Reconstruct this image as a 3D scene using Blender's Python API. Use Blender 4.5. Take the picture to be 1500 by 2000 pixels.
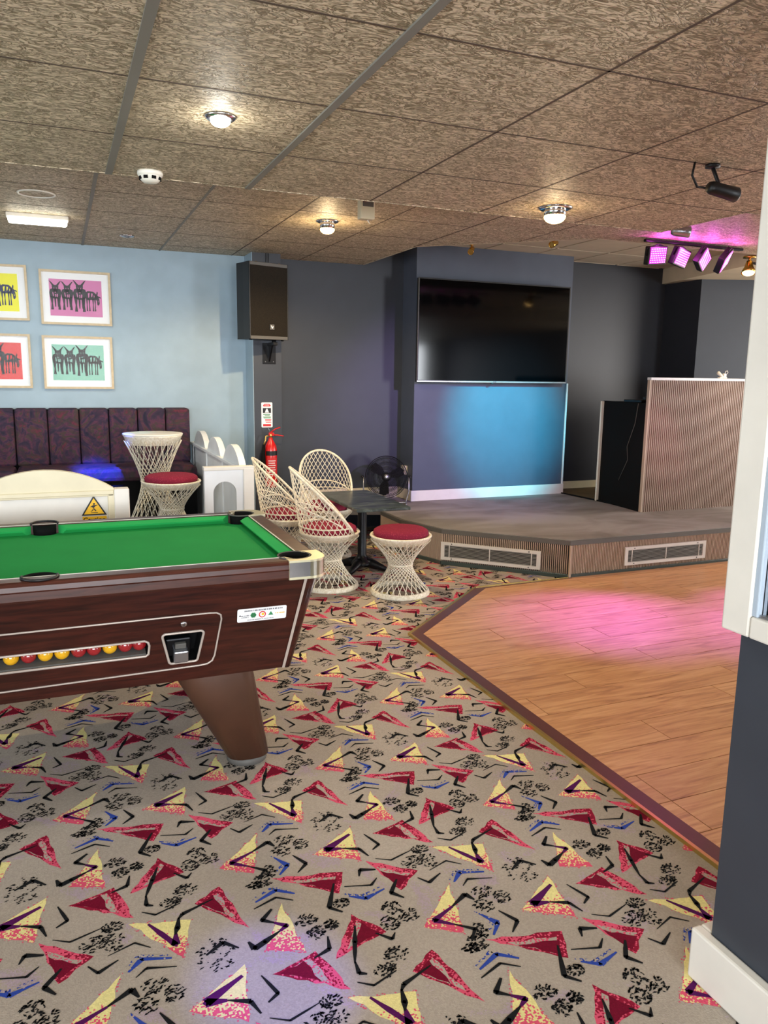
import bpy, bmesh, math, random
from mathutils import Vector, Matrix
from mathutils.geometry import tessellate_polygon

S = bpy.context.scene
for o in list(bpy.data.objects): bpy.data.objects.remove(o)
COL = S.collection
PI = math.pi
random.seed(7)

# ------------------------------------------------------------------ camera
YAW, PITCH, ROLL, FPX = 0.39603144, -0.17559811, 0.0144627, 1508.96
def cam_axes():
    cy, sy = math.cos(YAW), math.sin(YAW); cp, sp = math.cos(PITCH), math.sin(PITCH)
    f = Vector((cp*sy, cp*cy, sp)); r0 = Vector((cy, -sy, 0)); u0 = r0.cross(f)
    cr, sr = math.cos(ROLL), math.sin(ROLL)
    return r0*cr+u0*sr, u0*cr-r0*sr, f
RT, UP, FW = cam_axes()
EYE = Vector((0, 0, 1.5))
cd = bpy.data.cameras.new('camera'); cam = bpy.data.objects.new('camera', cd); COL.objects.link(cam)
cam.matrix_world = Matrix(((RT.x, UP.x, -FW.x, EYE.x), (RT.y, UP.y, -FW.y, EYE.y), (RT.z, UP.z, -FW.z, EYE.z), (0, 0, 0, 1)))
cd.sensor_fit = 'HORIZONTAL'; cd.sensor_width = 36; cd.lens = FPX/1500*36; cd.clip_start = .05
S.camera = cam
S.view_settings.view_transform = 'Standard'; S.view_settings.look = 'None'
S.view_settings.gamma = 1; S.view_settings.use_curve_mapping = False
S.view_settings.exposure = 0.75
w = bpy.data.worlds.new('world'); S.world = w; w.use_nodes = True
w.node_tree.nodes['Background'].inputs[0].default_value = (.75, .85, 1, 1)
w.node_tree.nodes['Background'].inputs[1].default_value = 1.0

def light(kind, name, loc, power, color=(1, 1, 1), target=None, **kw):
    d = bpy.data.lights.new(name, kind); d.energy = power; d.color = color
    for k, v in kw.items(): setattr(d, k, v)
    o = bpy.data.objects.new(name, d); COL.objects.link(o); o.location = loc
    if target is not None:
        o.rotation_euler = (Vector(target)-Vector(loc)).to_track_quat('-Z', 'Y').to_euler()
    return o
# daylight through the windows behind the camera and in the left wall; the right-hand light is added fill
DAY = (.90, .95, 1.0)
light('AREA', 'day_fill', (-1.6, -3.85, 1.45), 150, DAY, (-1.6, 5, 1.2), shape='RECTANGLE', size=2.2, size_y=1.5)
light('AREA', 'day_fill', (.6, -3.85, 1.45), 105, DAY, (.6, 5, 1.2), shape='RECTANGLE', size=1.3, size_y=1.5)
light('AREA', 'day_fill', (-4.85, 1.5, 1.45), 80, DAY, (5, 1.5, 1.0), shape='RECTANGLE', size=3.2, size_y=1.5)
light('AREA', 'day_fill', (8.35, 3.55, 1.45), 105, (1, .95, .9), (2, 3.0, .9), shape='RECTANGLE', size=3.2, size_y=1.6)  # fill added for the dance floor; no window known in this wall
light('AREA', 'day_fill', (7.6, -3.85, 1.45), 130, DAY, (4, 4, .6), shape='RECTANGLE', size=1.0, size_y=1.5)

# ------------------------------------------------------------------ colours and materials
def lin(c):
    return tuple(((x/255)/12.92 if x/255 <= .04045 else ((x/255+.055)/1.055)**2.4) for x in c)+(1,)
MATS = {}
class NT:
    def __init__(s, m): s.t = m.node_tree; s.n = s.t.nodes; s.l = s.t.links
    def new(s, t, **kw):
        n = s.n.new(t)
        for k, v in kw.items(): setattr(n, k, v)
        return n
    def link(s, a, b): s.l.new(a, b)
    def coord(s, scale=(1, 1, 1), out='Object'):
        c = s.new('ShaderNodeTexCoord'); m = s.new('ShaderNodeMapping'); m.inputs['Scale'].default_value = scale
        s.link(c.outputs[out], m.inputs[0]); return m.outputs[0]
    def noise(s, vec, scale, detail=3, dist=0, rough=.5):
        n = s.new('ShaderNodeTexNoise'); n.inputs['Scale'].default_value = scale; n.inputs['Detail'].default_value = detail
        n.inputs['Distortion'].default_value = dist; n.inputs['Roughness'].default_value = rough
        s.link(vec, n.inputs['Vector']); return n.outputs['Fac']
    def ramp(s, fac, stops, interp='LINEAR'):
        r = s.new('ShaderNodeValToRGB'); r.color_ramp.interpolation = interp; e = r.color_ramp.elements
        while len(e) < len(stops): e.new(.5)
        for i, (p, c) in enumerate(stops): e[i].position = p; e[i].color = c
        s.link(fac, r.inputs[0]); return r.outputs[0]
    def bump(s, h, strength=.3, dist=.002):
        b = s.new('ShaderNodeBump'); b.inputs['Strength'].default_value = strength; b.inputs['Distance'].default_value = dist
        s.link(h, b.inputs['Height']); return b.outputs[0]
    def math(s, op, a, b=None):
        n = s.new('ShaderNodeMath', operation=op)
        for i, v in enumerate((a, b)):
            if v is None: continue
            if isinstance(v, (int, float)): n.inputs[i].default_value = v
            else: s.link(v, n.inputs[i])
        return n.outputs[0]
    def mix(s, fac, a, b):
        n = s.new('ShaderNodeMix', data_type='RGBA')
        for sock, v in ((n.inputs[0], fac), (n.inputs[6], a), (n.inputs[7], b)):
            if isinstance(v, (int, float)): sock.default_value = v
            elif isinstance(v, tuple): sock.default_value = v
            else: s.link(v, sock)
        return n.outputs[2]
def mat(name, rgb=(128, 128, 128), rough=.5, metal=0, emit=0, emit_col=None, spec=.5, coat=0, build=None, vary=.06, vscale=6, relief=0, rscale=60):
    if name in MATS: return MATS[name]
    m = bpy.data.materials.new(name); m.use_nodes = True; nt = NT(m); b = m.node_tree.nodes['Principled BSDF']
    c = lin(rgb); b.inputs['Base Color'].default_value = c; b.inputs['Roughness'].default_value = rough
    b.inputs['Metallic'].default_value = metal; b.inputs['Specular IOR Level'].default_value = spec
    b.inputs['Coat Weight'].default_value = coat
    m.diffuse_color = c
    if emit:
        b.inputs['Emission Color'].default_value = lin(emit_col or rgb); b.inputs['Emission Strength'].default_value = emit
    if build: build(nt, b, c)
    elif vary and not emit:
        v = nt.coord(); n = nt.noise(v, vscale, 4)
        d = tuple(x*(1-vary) for x in c[:3])+(1,); l = tuple(min(1, x*(1+vary)) for x in c[:3])+(1,)
        nt.link(nt.ramp(n, [(.3, d), (.7, l)]), b.inputs['Base Color'])
        if relief: nt.link(nt.bump(nt.noise(v, rscale, 3), relief, .003), b.inputs['Normal'])
    MATS[name] = m; return m

# ------------------------------------------------------------------ mesh builder
class MB:
    def __init__(s): s.v = []; s.f = []; s.mi = []; s.m = 0; s.sm = []; s.smooth = False
    def add(s, vs, fs):
        o = len(s.v); s.v += [tuple(v) for v in vs]
        for f in fs: s.f.append(tuple(o+i for i in f)); s.mi.append(s.m); s.sm.append(s.smooth)
        return s
    def box(s, a, b, M=None):
        x0, y0, z0 = (min(a[i], b[i]) for i in range(3)); x1, y1, z1 = (max(a[i], b[i]) for i in range(3))
        vs = [(x0, y0, z0), (x1, y0, z0), (x1, y1, z0), (x0, y1, z0), (x0, y0, z1), (x1, y0, z1), (x1, y1, z1), (x0, y1, z1)]
        if M: vs = [M @ Vector(v) for v in vs]
        return s.add(vs, [(3, 2, 1, 0), (4, 5, 6, 7), (0, 1, 5, 4), (1, 2, 6, 5), (2, 3, 7, 6), (3, 0, 4, 7)])
    def bbox(s, a, b, r=.005, M=None):     # box with bevelled vertical/horizontal edges
        x0, y0, z0 = (min(a[i], b[i]) for i in range(3)); x1, y1, z1 = (max(a[i], b[i]) for i in range(3))
        r = min(r, (x1-x0)/2.01, (y1-y0)/2.01, (z1-z0)/2.01)
        bm = bmesh.new(); bmesh.ops.create_cube(bm, size=1)
        for v in bm.verts: v.co = Vector(((x0+x1)/2+v.co.x*(x1-x0), (y0+y1)/2+v.co.y*(y1-y0), (z0+z1)/2+v.co.z*(z1-z0)))
        bmesh.ops.bevel(bm, geom=bm.edges[:], offset=r, segments=2, profile=.5, affect='EDGES')
        vs = [v.co.copy() for v in bm.verts]; bm.verts.index_update()
        if M: vs = [M @ v for v in vs]
        fs = [[v.index for v in f.verts] for f in bm.faces]; bm.free(); return s.add(vs, fs)
    def poly(s, outer, z=0, holes=(), flip=False, M=None):       # flat polygon with holes in xy
        loops = [[Vector((p[0], p[1], 0)) for p in l] for l in [outer]+list(holes)]
        tris = tessellate_polygon(loops); pts = [Vector((p.x, p.y, z)) for l in loops for p in l]
        out = []
        for t in tris:
            a, b, c = (pts[i] for i in t); n = (b-a).cross(c-a).z
            if abs(n) < 1e-12: continue
            out.append(t if (n > 0) != flip else t[::-1])
        if M: pts = [M @ p for p in pts]
        return s.add(pts, out)
    def prism(s, outer, z0, z1, holes=(), M=None):
        s.poly(outer, z1, holes, False, M); s.poly(outer, z0, holes, True, M)
        for k, l in enumerate([outer]+list(holes)):
            ar = sum(l[i-1][0]*l[i][1]-l[i][0]*l[i-1][1] for i in range(len(l)))
            if (ar < 0) != (k > 0): l = l[::-1]
            n = len(l); vs = [Vector((p[0], p[1], z0)) for p in l]+[Vector((p[0], p[1], z1)) for p in l]
            if M: vs = [M @ v for v in vs]
            s.add(vs, [(i, (i+1) % n, n+(i+1) % n, n+i) for i in range(n)])
        return s
    def lathe(s, prof, n=32, c=(0, 0, 0), M=None, cap=False, a0=0, a1=2*PI):
        full = abs(a1-a0-2*PI) < 1e-6; k = n if full else n+1
        vs = []
        for r, z in prof:
            for i in range(k):
                a = a0+(a1-a0)*i/n; v = Vector((c[0]+r*math.cos(a), c[1]+r*math.sin(a), c[2]+z)); vs.append(M @ v if M else v)
        fs = []
        for j in range(len(prof)-1):
            for i in range(n):
                i2 = (i+1) % k
                fs.append((j*k+i, j*k+i2, (j+1)*k+i2, (j+1)*k+i))
        if cap: fs += [tuple(range(k))[::-1], tuple((len(prof)-1)*k+i for i in range(k))]
        return s.add(vs, fs)
    def tube(s, pts, r, n=6, closed=False, cap=True):
        pts = [Vector(p) for p in pts]; m = len(pts); vs = []; prev = None
        for i, p in enumerate(pts):
            if closed: d = pts[(i+1) % m]-pts[i-1]
            else: d = pts[min(i+1, m-1)]-pts[max(i-1, 0)]
            d = d.normalized() if d.length > 1e-9 else Vector((0, 0, 1))
            if prev is None: u = d.orthogonal().normalized()
            else:
                u = prev-d*prev.dot(d); u = u.normalized() if u.length > 1e-6 else d.orthogonal().normalized()
            prev = u; q = d.cross(u); rr = r[i] if isinstance(r, (list, tuple)) else r
            for k in range(n):
                a = 2*PI*k/n; vs.append(p+(u*math.cos(a)+q*math.sin(a))*rr)
        fs = []
        for i in range(m if closed else m-1):
            i2 = (i+1) % m
            for k in range(n): fs.append((i*n+k, i*n+(k+1) % n, i2*n+(k+1) % n, i2*n+k))
        if cap and not closed: fs += [tuple(range(n))[::-1], tuple((m-1)*n+k for k in range(n))]
        return s.add(vs, fs)
    def torus(s, c, R, r, n=40, k=8, M=None):
        pts = [Vector((c[0]+R*math.cos(2*PI*i/n), c[1]+R*math.sin(2*PI*i/n), c[2])) for i in range(n)]
        if M: pts = [M @ p for p in pts]
        return s.tube(pts, r, k, closed=True)
    def sphere(s, c, r, n=16, sc=(1, 1, 1), M=None):
        m = n//2; vs = [Vector((0, 0, 1))]
        for j in range(1, m):
            for i in range(n):
                a = PI*j/m; b = 2*PI*i/n; vs.append(Vector((math.sin(a)*math.cos(b), math.sin(a)*math.sin(b), math.cos(a))))
        vs.append(Vector((0, 0, -1))); fs = [(0, 1+i, 1+(i+1) % n) for i in range(n)]
        for j in range(m-2):
            for i in range(n): fs.append((1+j*n+i, 1+(j+1)*n+i, 1+(j+1)*n+(i+1) % n, 1+j*n+(i+1) % n))
        L = len(vs)-1; fs += [(L, 1+(m-2)*n+(i+1) % n, 1+(m-2)*n+i) for i in range(n)]
        vs = [Vector((c[0]+v.x*r*sc[0], c[1]+v.y*r*sc[1], c[2]+v.z*r*sc[2])) for v in vs]
        if M: vs = [M @ v for v in vs]
        return s.add(vs, fs)
    def mesh(s, name, mats):
        me = bpy.data.meshes.new(name); me.from_pydata(s.v, [], s.f)
        for m in (mats if isinstance(mats, (list, tuple)) else [mats]): me.materials.append(m)
        me.polygons.foreach_set('material_index', s.mi); me.polygons.foreach_set('use_smooth', s.sm); me.update(); return me
    def build(s, name, mats, parent=None, loc=None, rot=None, kind=None, label=None):
        return ob(name, s.mesh(name, mats), parent, loc, rot, kind, label)
def ob(name, me, parent=None, loc=None, rot=None, kind=None, label=None):
    o = bpy.data.objects.new(name, me); COL.objects.link(o)
    if parent: o.parent = parent
    if loc: o.location = loc
    if rot: o.rotation_euler = rot
    if kind: o['kind'] = kind
    if label: o['label'] = label
    return o
def tag(o, label, cat, group=None):
    o['label'] = label; o['category'] = cat
    if group: o['group'] = group
    return o
def thing(name, label, cat, loc=(0, 0, 0), rz=0, group=None):
    o = ob(name, None, None, loc, (0, 0, rz)); o.empty_display_size = .1; return tag(o, label, cat, group)
def smooth(): m = MB(); m.smooth = True; return m
def copy_tree(o, parent=None):
    c = o.copy(); COL.objects.link(c); c.parent = parent
    for ch in list(o.children): copy_tree(ch, c)
    return c
def arc(cx, cy, r, a0, a1, n=10):
    return [(cx+r*math.cos(math.radians(a0+(a1-a0)*i/n)), cy+r*math.sin(math.radians(a0+(a1-a0)*i/n))) for i in range(n+1)]
def rrect(x0, y0, x1, y1, r, n=4):
    return arc(x1-r, y0+r, r, -90, 0, n)+arc(x1-r, y1-r, r, 0, 90, n)+arc(x0+r, y1-r, r, 90, 180, n)+arc(x0+r, y0+r, r, 180, 270, n)
def wallM(x, y, z, rz=0):     # local xy plane stood up: local x -> along, local y -> up, local z -> out of the wall (towards -Y when rz = 0)
    return Matrix.Translation((x, y, z)) @ Matrix.Rotation(rz, 4, 'Z') @ Matrix(((1, 0, 0, 0), (0, 0, -1, 0), (0, 1, 0, 0), (0, 0, 0, 1)))
def text_mesh(body, size, M, name, m, parent, align='CENTER', bold=0):
    cu = bpy.data.curves.new(name, 'FONT'); cu.body = body; cu.size = size; cu.align_x = align; cu.align_y = 'CENTER'; cu.offset = bold
    t = bpy.data.objects.new('tmp', cu); COL.objects.link(t)
    dg = bpy.context.evaluated_depsgraph_get(); me = bpy.data.meshes.new_from_object(t.evaluated_get(dg))
    bpy.data.objects.remove(t); bpy.data.curves.remove(cu)
    me.transform(M); me.name = name; me.materials.clear(); me.materials.append(m)
    return ob(name, me, parent)

# ------------------------------------------------------------------ material library
def b_ceiling(nt, b, c):
    v = nt.coord((1, 1.9, 1), 'Object')
    n = nt.noise(v, 11.5, 3, 2.4, .6)
    k = nt.math('ABSOLUTE', nt.math('SUBTRACT', n, .5))
    col = nt.ramp(k, [(0, lin((118, 106, 82))), (.03, lin((148, 130, 104))), (.055, lin((220, 204, 176))), (.2, lin((232, 216, 190)))])
    n2 = nt.noise(nt.coord((1, 2.4, 1)), 34, 2, 1.6)
    col = nt.mix(nt.ramp(n2, [(.45, (0, 0, 0, 1)), (.6, (.7, .7, .7, 1))]), col, lin((140, 128, 102)))
    nt.link(col, b.inputs['Base Color'])
    h = nt.ramp(k, [(0, (0, 0, 0, 1)), (.08, (1, 1, 1, 1))]); nt.link(nt.bump(h, .55, .004), b.inputs['Normal'])
def b_wood(dark, light, sx=1, sc=5, rot=None):
    def f(nt, b, c):
        v = nt.coord(sx if isinstance(sx, tuple) else (sx, 12, 12)); n = nt.noise(v, sc, 6, .6, .6)
        n2 = nt.noise(nt.coord(), 1.2, 2); m = nt.math('ADD', nt.math('MULTIPLY', n, .8), nt.math('MULTIPLY', n2, .25))
        nt.link(nt.ramp(m, [(.38, lin(dark)), (.66, lin(light))]), b.inputs['Base Color'])
        nt.link(nt.bump(n, .05, .001), b.inputs['Normal'])
    return f
def b_plank(nt, b, c):
    oi = nt.new('ShaderNodeObjectInfo'); co = nt.new('ShaderNodeTexCoord')
    off = nt.new('ShaderNodeVectorMath', operation='ADD'); cm = nt.new('ShaderNodeCombineXYZ')
    r = nt.math('MULTIPLY', oi.outputs['Random'], 37.0); nt.link(r, cm.inputs[0]); nt.link(r, cm.inputs[1]); nt.link(r, cm.inputs[2])
    nt.link(co.outputs['Object'], off.inputs[0]); nt.link(cm.outputs[0], off.inputs[1])
    mp = nt.new('ShaderNodeMapping'); mp.inputs['Scale'].default_value = (.9, 9, 1); nt.link(off.outputs[0], mp.inputs[0])
    n = nt.noise(mp.outputs[0], 3.2, 6, 1.3, .55)
    mp2 = nt.new('ShaderNodeMapping'); mp2.inputs['Scale'].default_value = (2, 60, 1); nt.link(off.outputs[0], mp2.inputs[0])
    n2 = nt.noise(mp2.outputs[0], 3, 3, .2)
    m = nt.math('ADD', nt.math('MULTIPLY', n, .85), nt.math('MULTIPLY', n2, .2))
    col = nt.ramp(m, [(.34, lin((164, 116, 78))), (.5, lin((200, 148, 102))), (.68, lin((218, 170, 122)))])
    tint = nt.ramp(oi.outputs['Random'], [(0, (.88, .86, .86, 1)), (1, (1.0, 1.0, 1.0, 1))])
    mx = nt.new('ShaderNodeMix', data_type='RGBA', blend_type='MULTIPLY'); mx.inputs[0].default_value = 1
    nt.link(col, mx.inputs[6]); nt.link(tint, mx.inputs[7]); nt.link(mx.outputs[2], b.inputs['Base Color'])
    nt.link(nt.bump(n2, .06, .001), b.inputs['Normal'])
def b_carpet(nt, b, c):
    co = nt.new('ShaderNodeTexCoord'); sn = nt.new('ShaderNodeVectorMath', operation='SNAP'); sn.inputs[1].default_value = (.0045, .0045, 10)
    nt.link(co.outputs['Object'], sn.inputs[0])
    wn = nt.new('ShaderNodeTexWhiteNoise', noise_dimensions='2D'); nt.link(sn.outputs[0], wn.inputs['Vector'])
    soft = nt.noise(sn.outputs[0], 95, 2, .3)
    thr = nt.math('ADD', nt.math('MULTIPLY', wn.outputs['Value'], .45), nt.math('MULTIPLY', soft, .55))
    a = nt.new('ShaderNodeAttribute', attribute_name='ca'); a2 = nt.new('ShaderNodeAttribute', attribute_name='cb')
    g = nt.math('GREATER_THAN', a.outputs['Alpha'], nt.math('MULTIPLY', thr, 1.0))
    base = nt.ramp(nt.noise(nt.coord(), 1.5, 3), [(.3, lin((158, 148, 136))), (.7, lin((178, 168, 156)))])
    base = nt.mix(nt.ramp(nt.math('ADD', nt.math('MULTIPLY', nt.noise(nt.coord(), 7, 2, .8), .8), nt.math('MULTIPLY', thr, .2)), [(.60, (0, 0, 0, 1)), (.66, (.4, .4, .4, 1))]), base, lin((166, 140, 176)))
    pile = nt.ramp(wn.outputs['Value'], [(0, (.9, .9, .9, 1)), (1, (1.06, 1.06, 1.06, 1))])
    # colour a where threshold passes, else colour b; alpha of cb < 0.5 means b is the ground colour
    bsel = nt.math('GREATER_THAN', a2.outputs['Alpha'], .5)
    cb = nt.mix(bsel, base, a2.outputs['Color'])
    col = nt.mix(g, cb, a.outputs['Color'])
    mx = nt.new('ShaderNodeMix', data_type='RGBA', blend_type='MULTIPLY'); mx.inputs[0].default_value = 1
    nt.link(col, mx.inputs[6]); nt.link(pile, mx.inputs[7]); nt.link(mx.outputs[2], b.inputs['Base Color'])
    nt.link(nt.bump(nt.noise(co.outputs['Object'], 260, 2), .5, .002), b.inputs['Normal'])
def b_swirl(nt, b, c):
    v = nt.coord(); n = nt.noise(v, 4.5, 3, 3.5); n2 = nt.noise(v, 9, 2, 2)
    col = nt.ramp(n, [(.3, lin((34, 32, 50))), (.42, lin((56, 42, 62))), (.5, lin((84, 46, 66))), (.58, lin((58, 54, 50))), (.7, lin((92, 40, 56)))])
    col = nt.mix(nt.ramp(n2, [(.45, (0, 0, 0, 1)), (.6, (.6, .6, .6, 1))]), col, lin((42, 36, 52)))
    nt.link(col, b.inputs['Base Color'])
def b_seat(nt, b, c):
    v = nt.new('ShaderNodeTexVoronoi'); v.inputs['Scale'].default_value = 90; nt.link(nt.coord(), v.inputs['Vector'])
    nt.link(nt.ramp(v.outputs['Distance'], [(.15, lin((168, 60, 84))), (.3, lin((128, 34, 58)))]), b.inputs['Base Color'])
    nt.link(nt.bump(nt.noise(nt.coord(), 300, 2), .4, .001), b.inputs['Normal'])
def b_wicker(nt, b, c):
    n = nt.noise(nt.coord(), 70, 3, .5)
    nt.link(nt.ramp(n, [(.35, lin((222, 212, 186))), (.6, lin((246, 240, 222)))]), b.inputs['Base Color'])
    nt.link(nt.bump(n, .4, .003), b.inputs['Normal'])
def b_rug(nt, b, c):
    n = nt.noise(nt.coord((1, 2, 1)), 1.4, 5, .8); m = nt.noise(nt.coord(), 220, 2)
    nt.link(nt.ramp(n, [(.35, lin((124, 118, 112))), (.65, lin((156, 151, 146)))]), b.inputs['Base Color'])
    nt.link(nt.bump(m, .4, .002), b.inputs['Normal'])
def b_marble(nt, b, c):
    n = nt.noise(nt.coord((1, 3, 1)), 5, 7, 1.5, .65)
    nt.link(nt.ramp(n, [(.35, lin((34, 42, 42))), (.55, lin((58, 70, 68))), (.68, lin((112, 124, 118)))]), b.inputs['Base Color'])
def b_mesh_grille(nt, b, c):
    v = nt.new('ShaderNodeTexVoronoi'); v.inputs['Scale'].default_value = 220; nt.link(nt.coord(), v.inputs['Vector'])
    nt.link(nt.ramp(v.outputs['Distance'], [(.2, lin((14, 13, 12))), (.5, lin((36, 31, 24)))]), b.inputs['Base Color'])  # brown cast of warm lamplight put into the black mesh colour

M_ = lambda k: MATS[k]
mat('ceiling_texture', rough=.55, spec=.35, build=b_ceiling)
mat('ceiling_smooth', (196, 182, 158), .8, relief=.15)
mat('ceiling_bar', (128, 126, 118), .6)
mat('ceiling_bar_dark', (84, 70, 58), .7)
mat('soffit', (204, 190, 162), .75)
mat('wall_blue', (152, 174, 188), .5, relief=.06)
mat('wall_slate', (52, 57, 66), .45, relief=.10, rscale=30)
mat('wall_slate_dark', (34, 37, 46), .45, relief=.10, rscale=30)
mat('wall_slate_light', (72, 80, 96), .5, relief=.08, rscale=30)
mat('white_gloss', (226, 222, 212), .35)
mat('jamb_blue', (172, 186, 200), .4)
mat('cream', (222, 212, 180), .4)
mat('white_paint', (226, 230, 232), .4)
mat('carpet', rough=.95, spec=.1, build=b_carpet)
mat('plank', rough=.34, spec=.5, build=b_plank)
mat('border_wood', (92, 52, 44), .35, spec=.5, vscale=20)
mat('brass', (206, 178, 104), .3, .9)
mat('gold', (214, 170, 84), .25, 1)
mat('rug_grey', rough=.9, spec=.1, build=b_rug)
mat('bare_board', (106, 92, 68), .6, vscale=8, vary=.15)
mat('edge_grey', (88, 86, 82), .6)
mat('flute', (176, 156, 138), .45, vary=.04)
mat('flute_back', (44, 36, 32), .8)
mat('flute_dj', (150, 130, 116), .45, vary=.05)
mat('vent_white', (206, 202, 196), .5)
mat('vent_dark', (140, 138, 134), .6)
mat('skirting_dark', (58, 70, 68), .25, spec=.6)
mat('black', (16, 16, 18), .45)
mat('black_matt', (10, 10, 11), .85, spec=.2)
mat('black_metal', (24, 25, 28), .35, .6)
mat('screen', (3, 3, 4), .08, spec=.22, vary=0)
mat('chrome', (200, 200, 204), .18, 1)
mat('steel', (170, 172, 178), .3, .9)
mat('cap_brass', (214, 208, 176), .3, .6)
mat('mahogany', rough=.28, spec=.45, build=b_wood((34, 13, 10), (66, 28, 20), (1.2, 14, 14), 4))
mat('mahogany_rail', rough=.34, spec=.4, build=b_wood((52, 24, 18), (84, 42, 30), (1.2, 14, 14), 4))
mat('leg_brown', (74, 47, 33), .45, vary=.15)
mat('baize', (34, 150, 76), .9, spec=.15, vary=.04, relief=.1, rscale=300)
mat('baize_light', (44, 168, 88), .9, spec=.15, vary=.04)
mat('trim_silver', (190, 178, 168), .35, .3)
mat('ball_red', (150, 34, 38), .12, coat=.5, vary=0)
mat('ball_yellow', (222, 168, 30), .12, coat=.5, vary=0)
mat('swirl', rough=.75, spec=.25, build=b_swirl)
mat('seat_crimson', rough=.85, spec=.2, build=b_seat)
mat('wicker', rough=.4, spec=.4, build=b_wicker)
mat('marble', rough=.3, build=b_marble)
mat('grille', rough=.9, spec=.2, build=b_mesh_grille)
mat('red_ext', (206, 24, 26), .25, coat=.4, vary=0)
mat('red_print', (206, 40, 46), .5, vary=0)
mat('green_print', (60, 140, 90), .5, vary=0)
mat('grey_print', (110, 112, 116), .5, vary=0)
mat('yellow_sign', (244, 190, 20), .45, vary=0)
mat('paper', (236, 238, 240), .6, vary=.01)
mat('oak', (196, 178, 146), .5, vary=.1, vscale=30)
mat('ink', (26, 24, 30), .7, vary=0)
mat('ink_navy', (34, 38, 84), .7, vary=0)
mat('pic_yellow', (236, 232, 20), .6, vary=0)
mat('pic_pink', (206, 116, 170), .6, vary=0)
mat('pic_red', (214, 46, 44), .6, vary=0)
mat('pic_green', (128, 190, 172), .6, vary=0)
mat('plastic_white', (232, 228, 216), .4)
mat('plastic_beige', (206, 196, 168), .45)
mat('cable', (14, 14, 15), .5)
mat('lamp_warm', (255, 214, 150), emit=9, emit_col=(255, 205, 120))
mat('lamp_cool', (255, 250, 235), emit=22, emit_col=(255, 250, 235))
mat('lamp_tube', (255, 252, 235), emit=7, emit_col=(255, 252, 235))
mat('led_magenta', (255, 20, 230), emit=1.6, emit_col=(250, 20, 215))
mat('led_dot', (255, 120, 250), emit=3, emit_col=(255, 130, 245))
mat('led_cyan', (150, 230, 255), emit=2.5, emit_col=(150, 230, 255))
mat('led_red', (255, 20, 40), emit=6, emit_col=(255, 20, 50))
def b_glass(nt, b, c):
    b.inputs['Transmission Weight'].default_value = 1; b.inputs['IOR'].default_value = 1.1
def b_thin(nt, b, c):
    b.inputs['Alpha'].default_value = .04
mat('picture_glass', (235, 242, 246), .03, spec=.4, build=b_thin)
mat('pane', (250, 252, 255), .02, spec=.5, build=b_glass)
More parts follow.
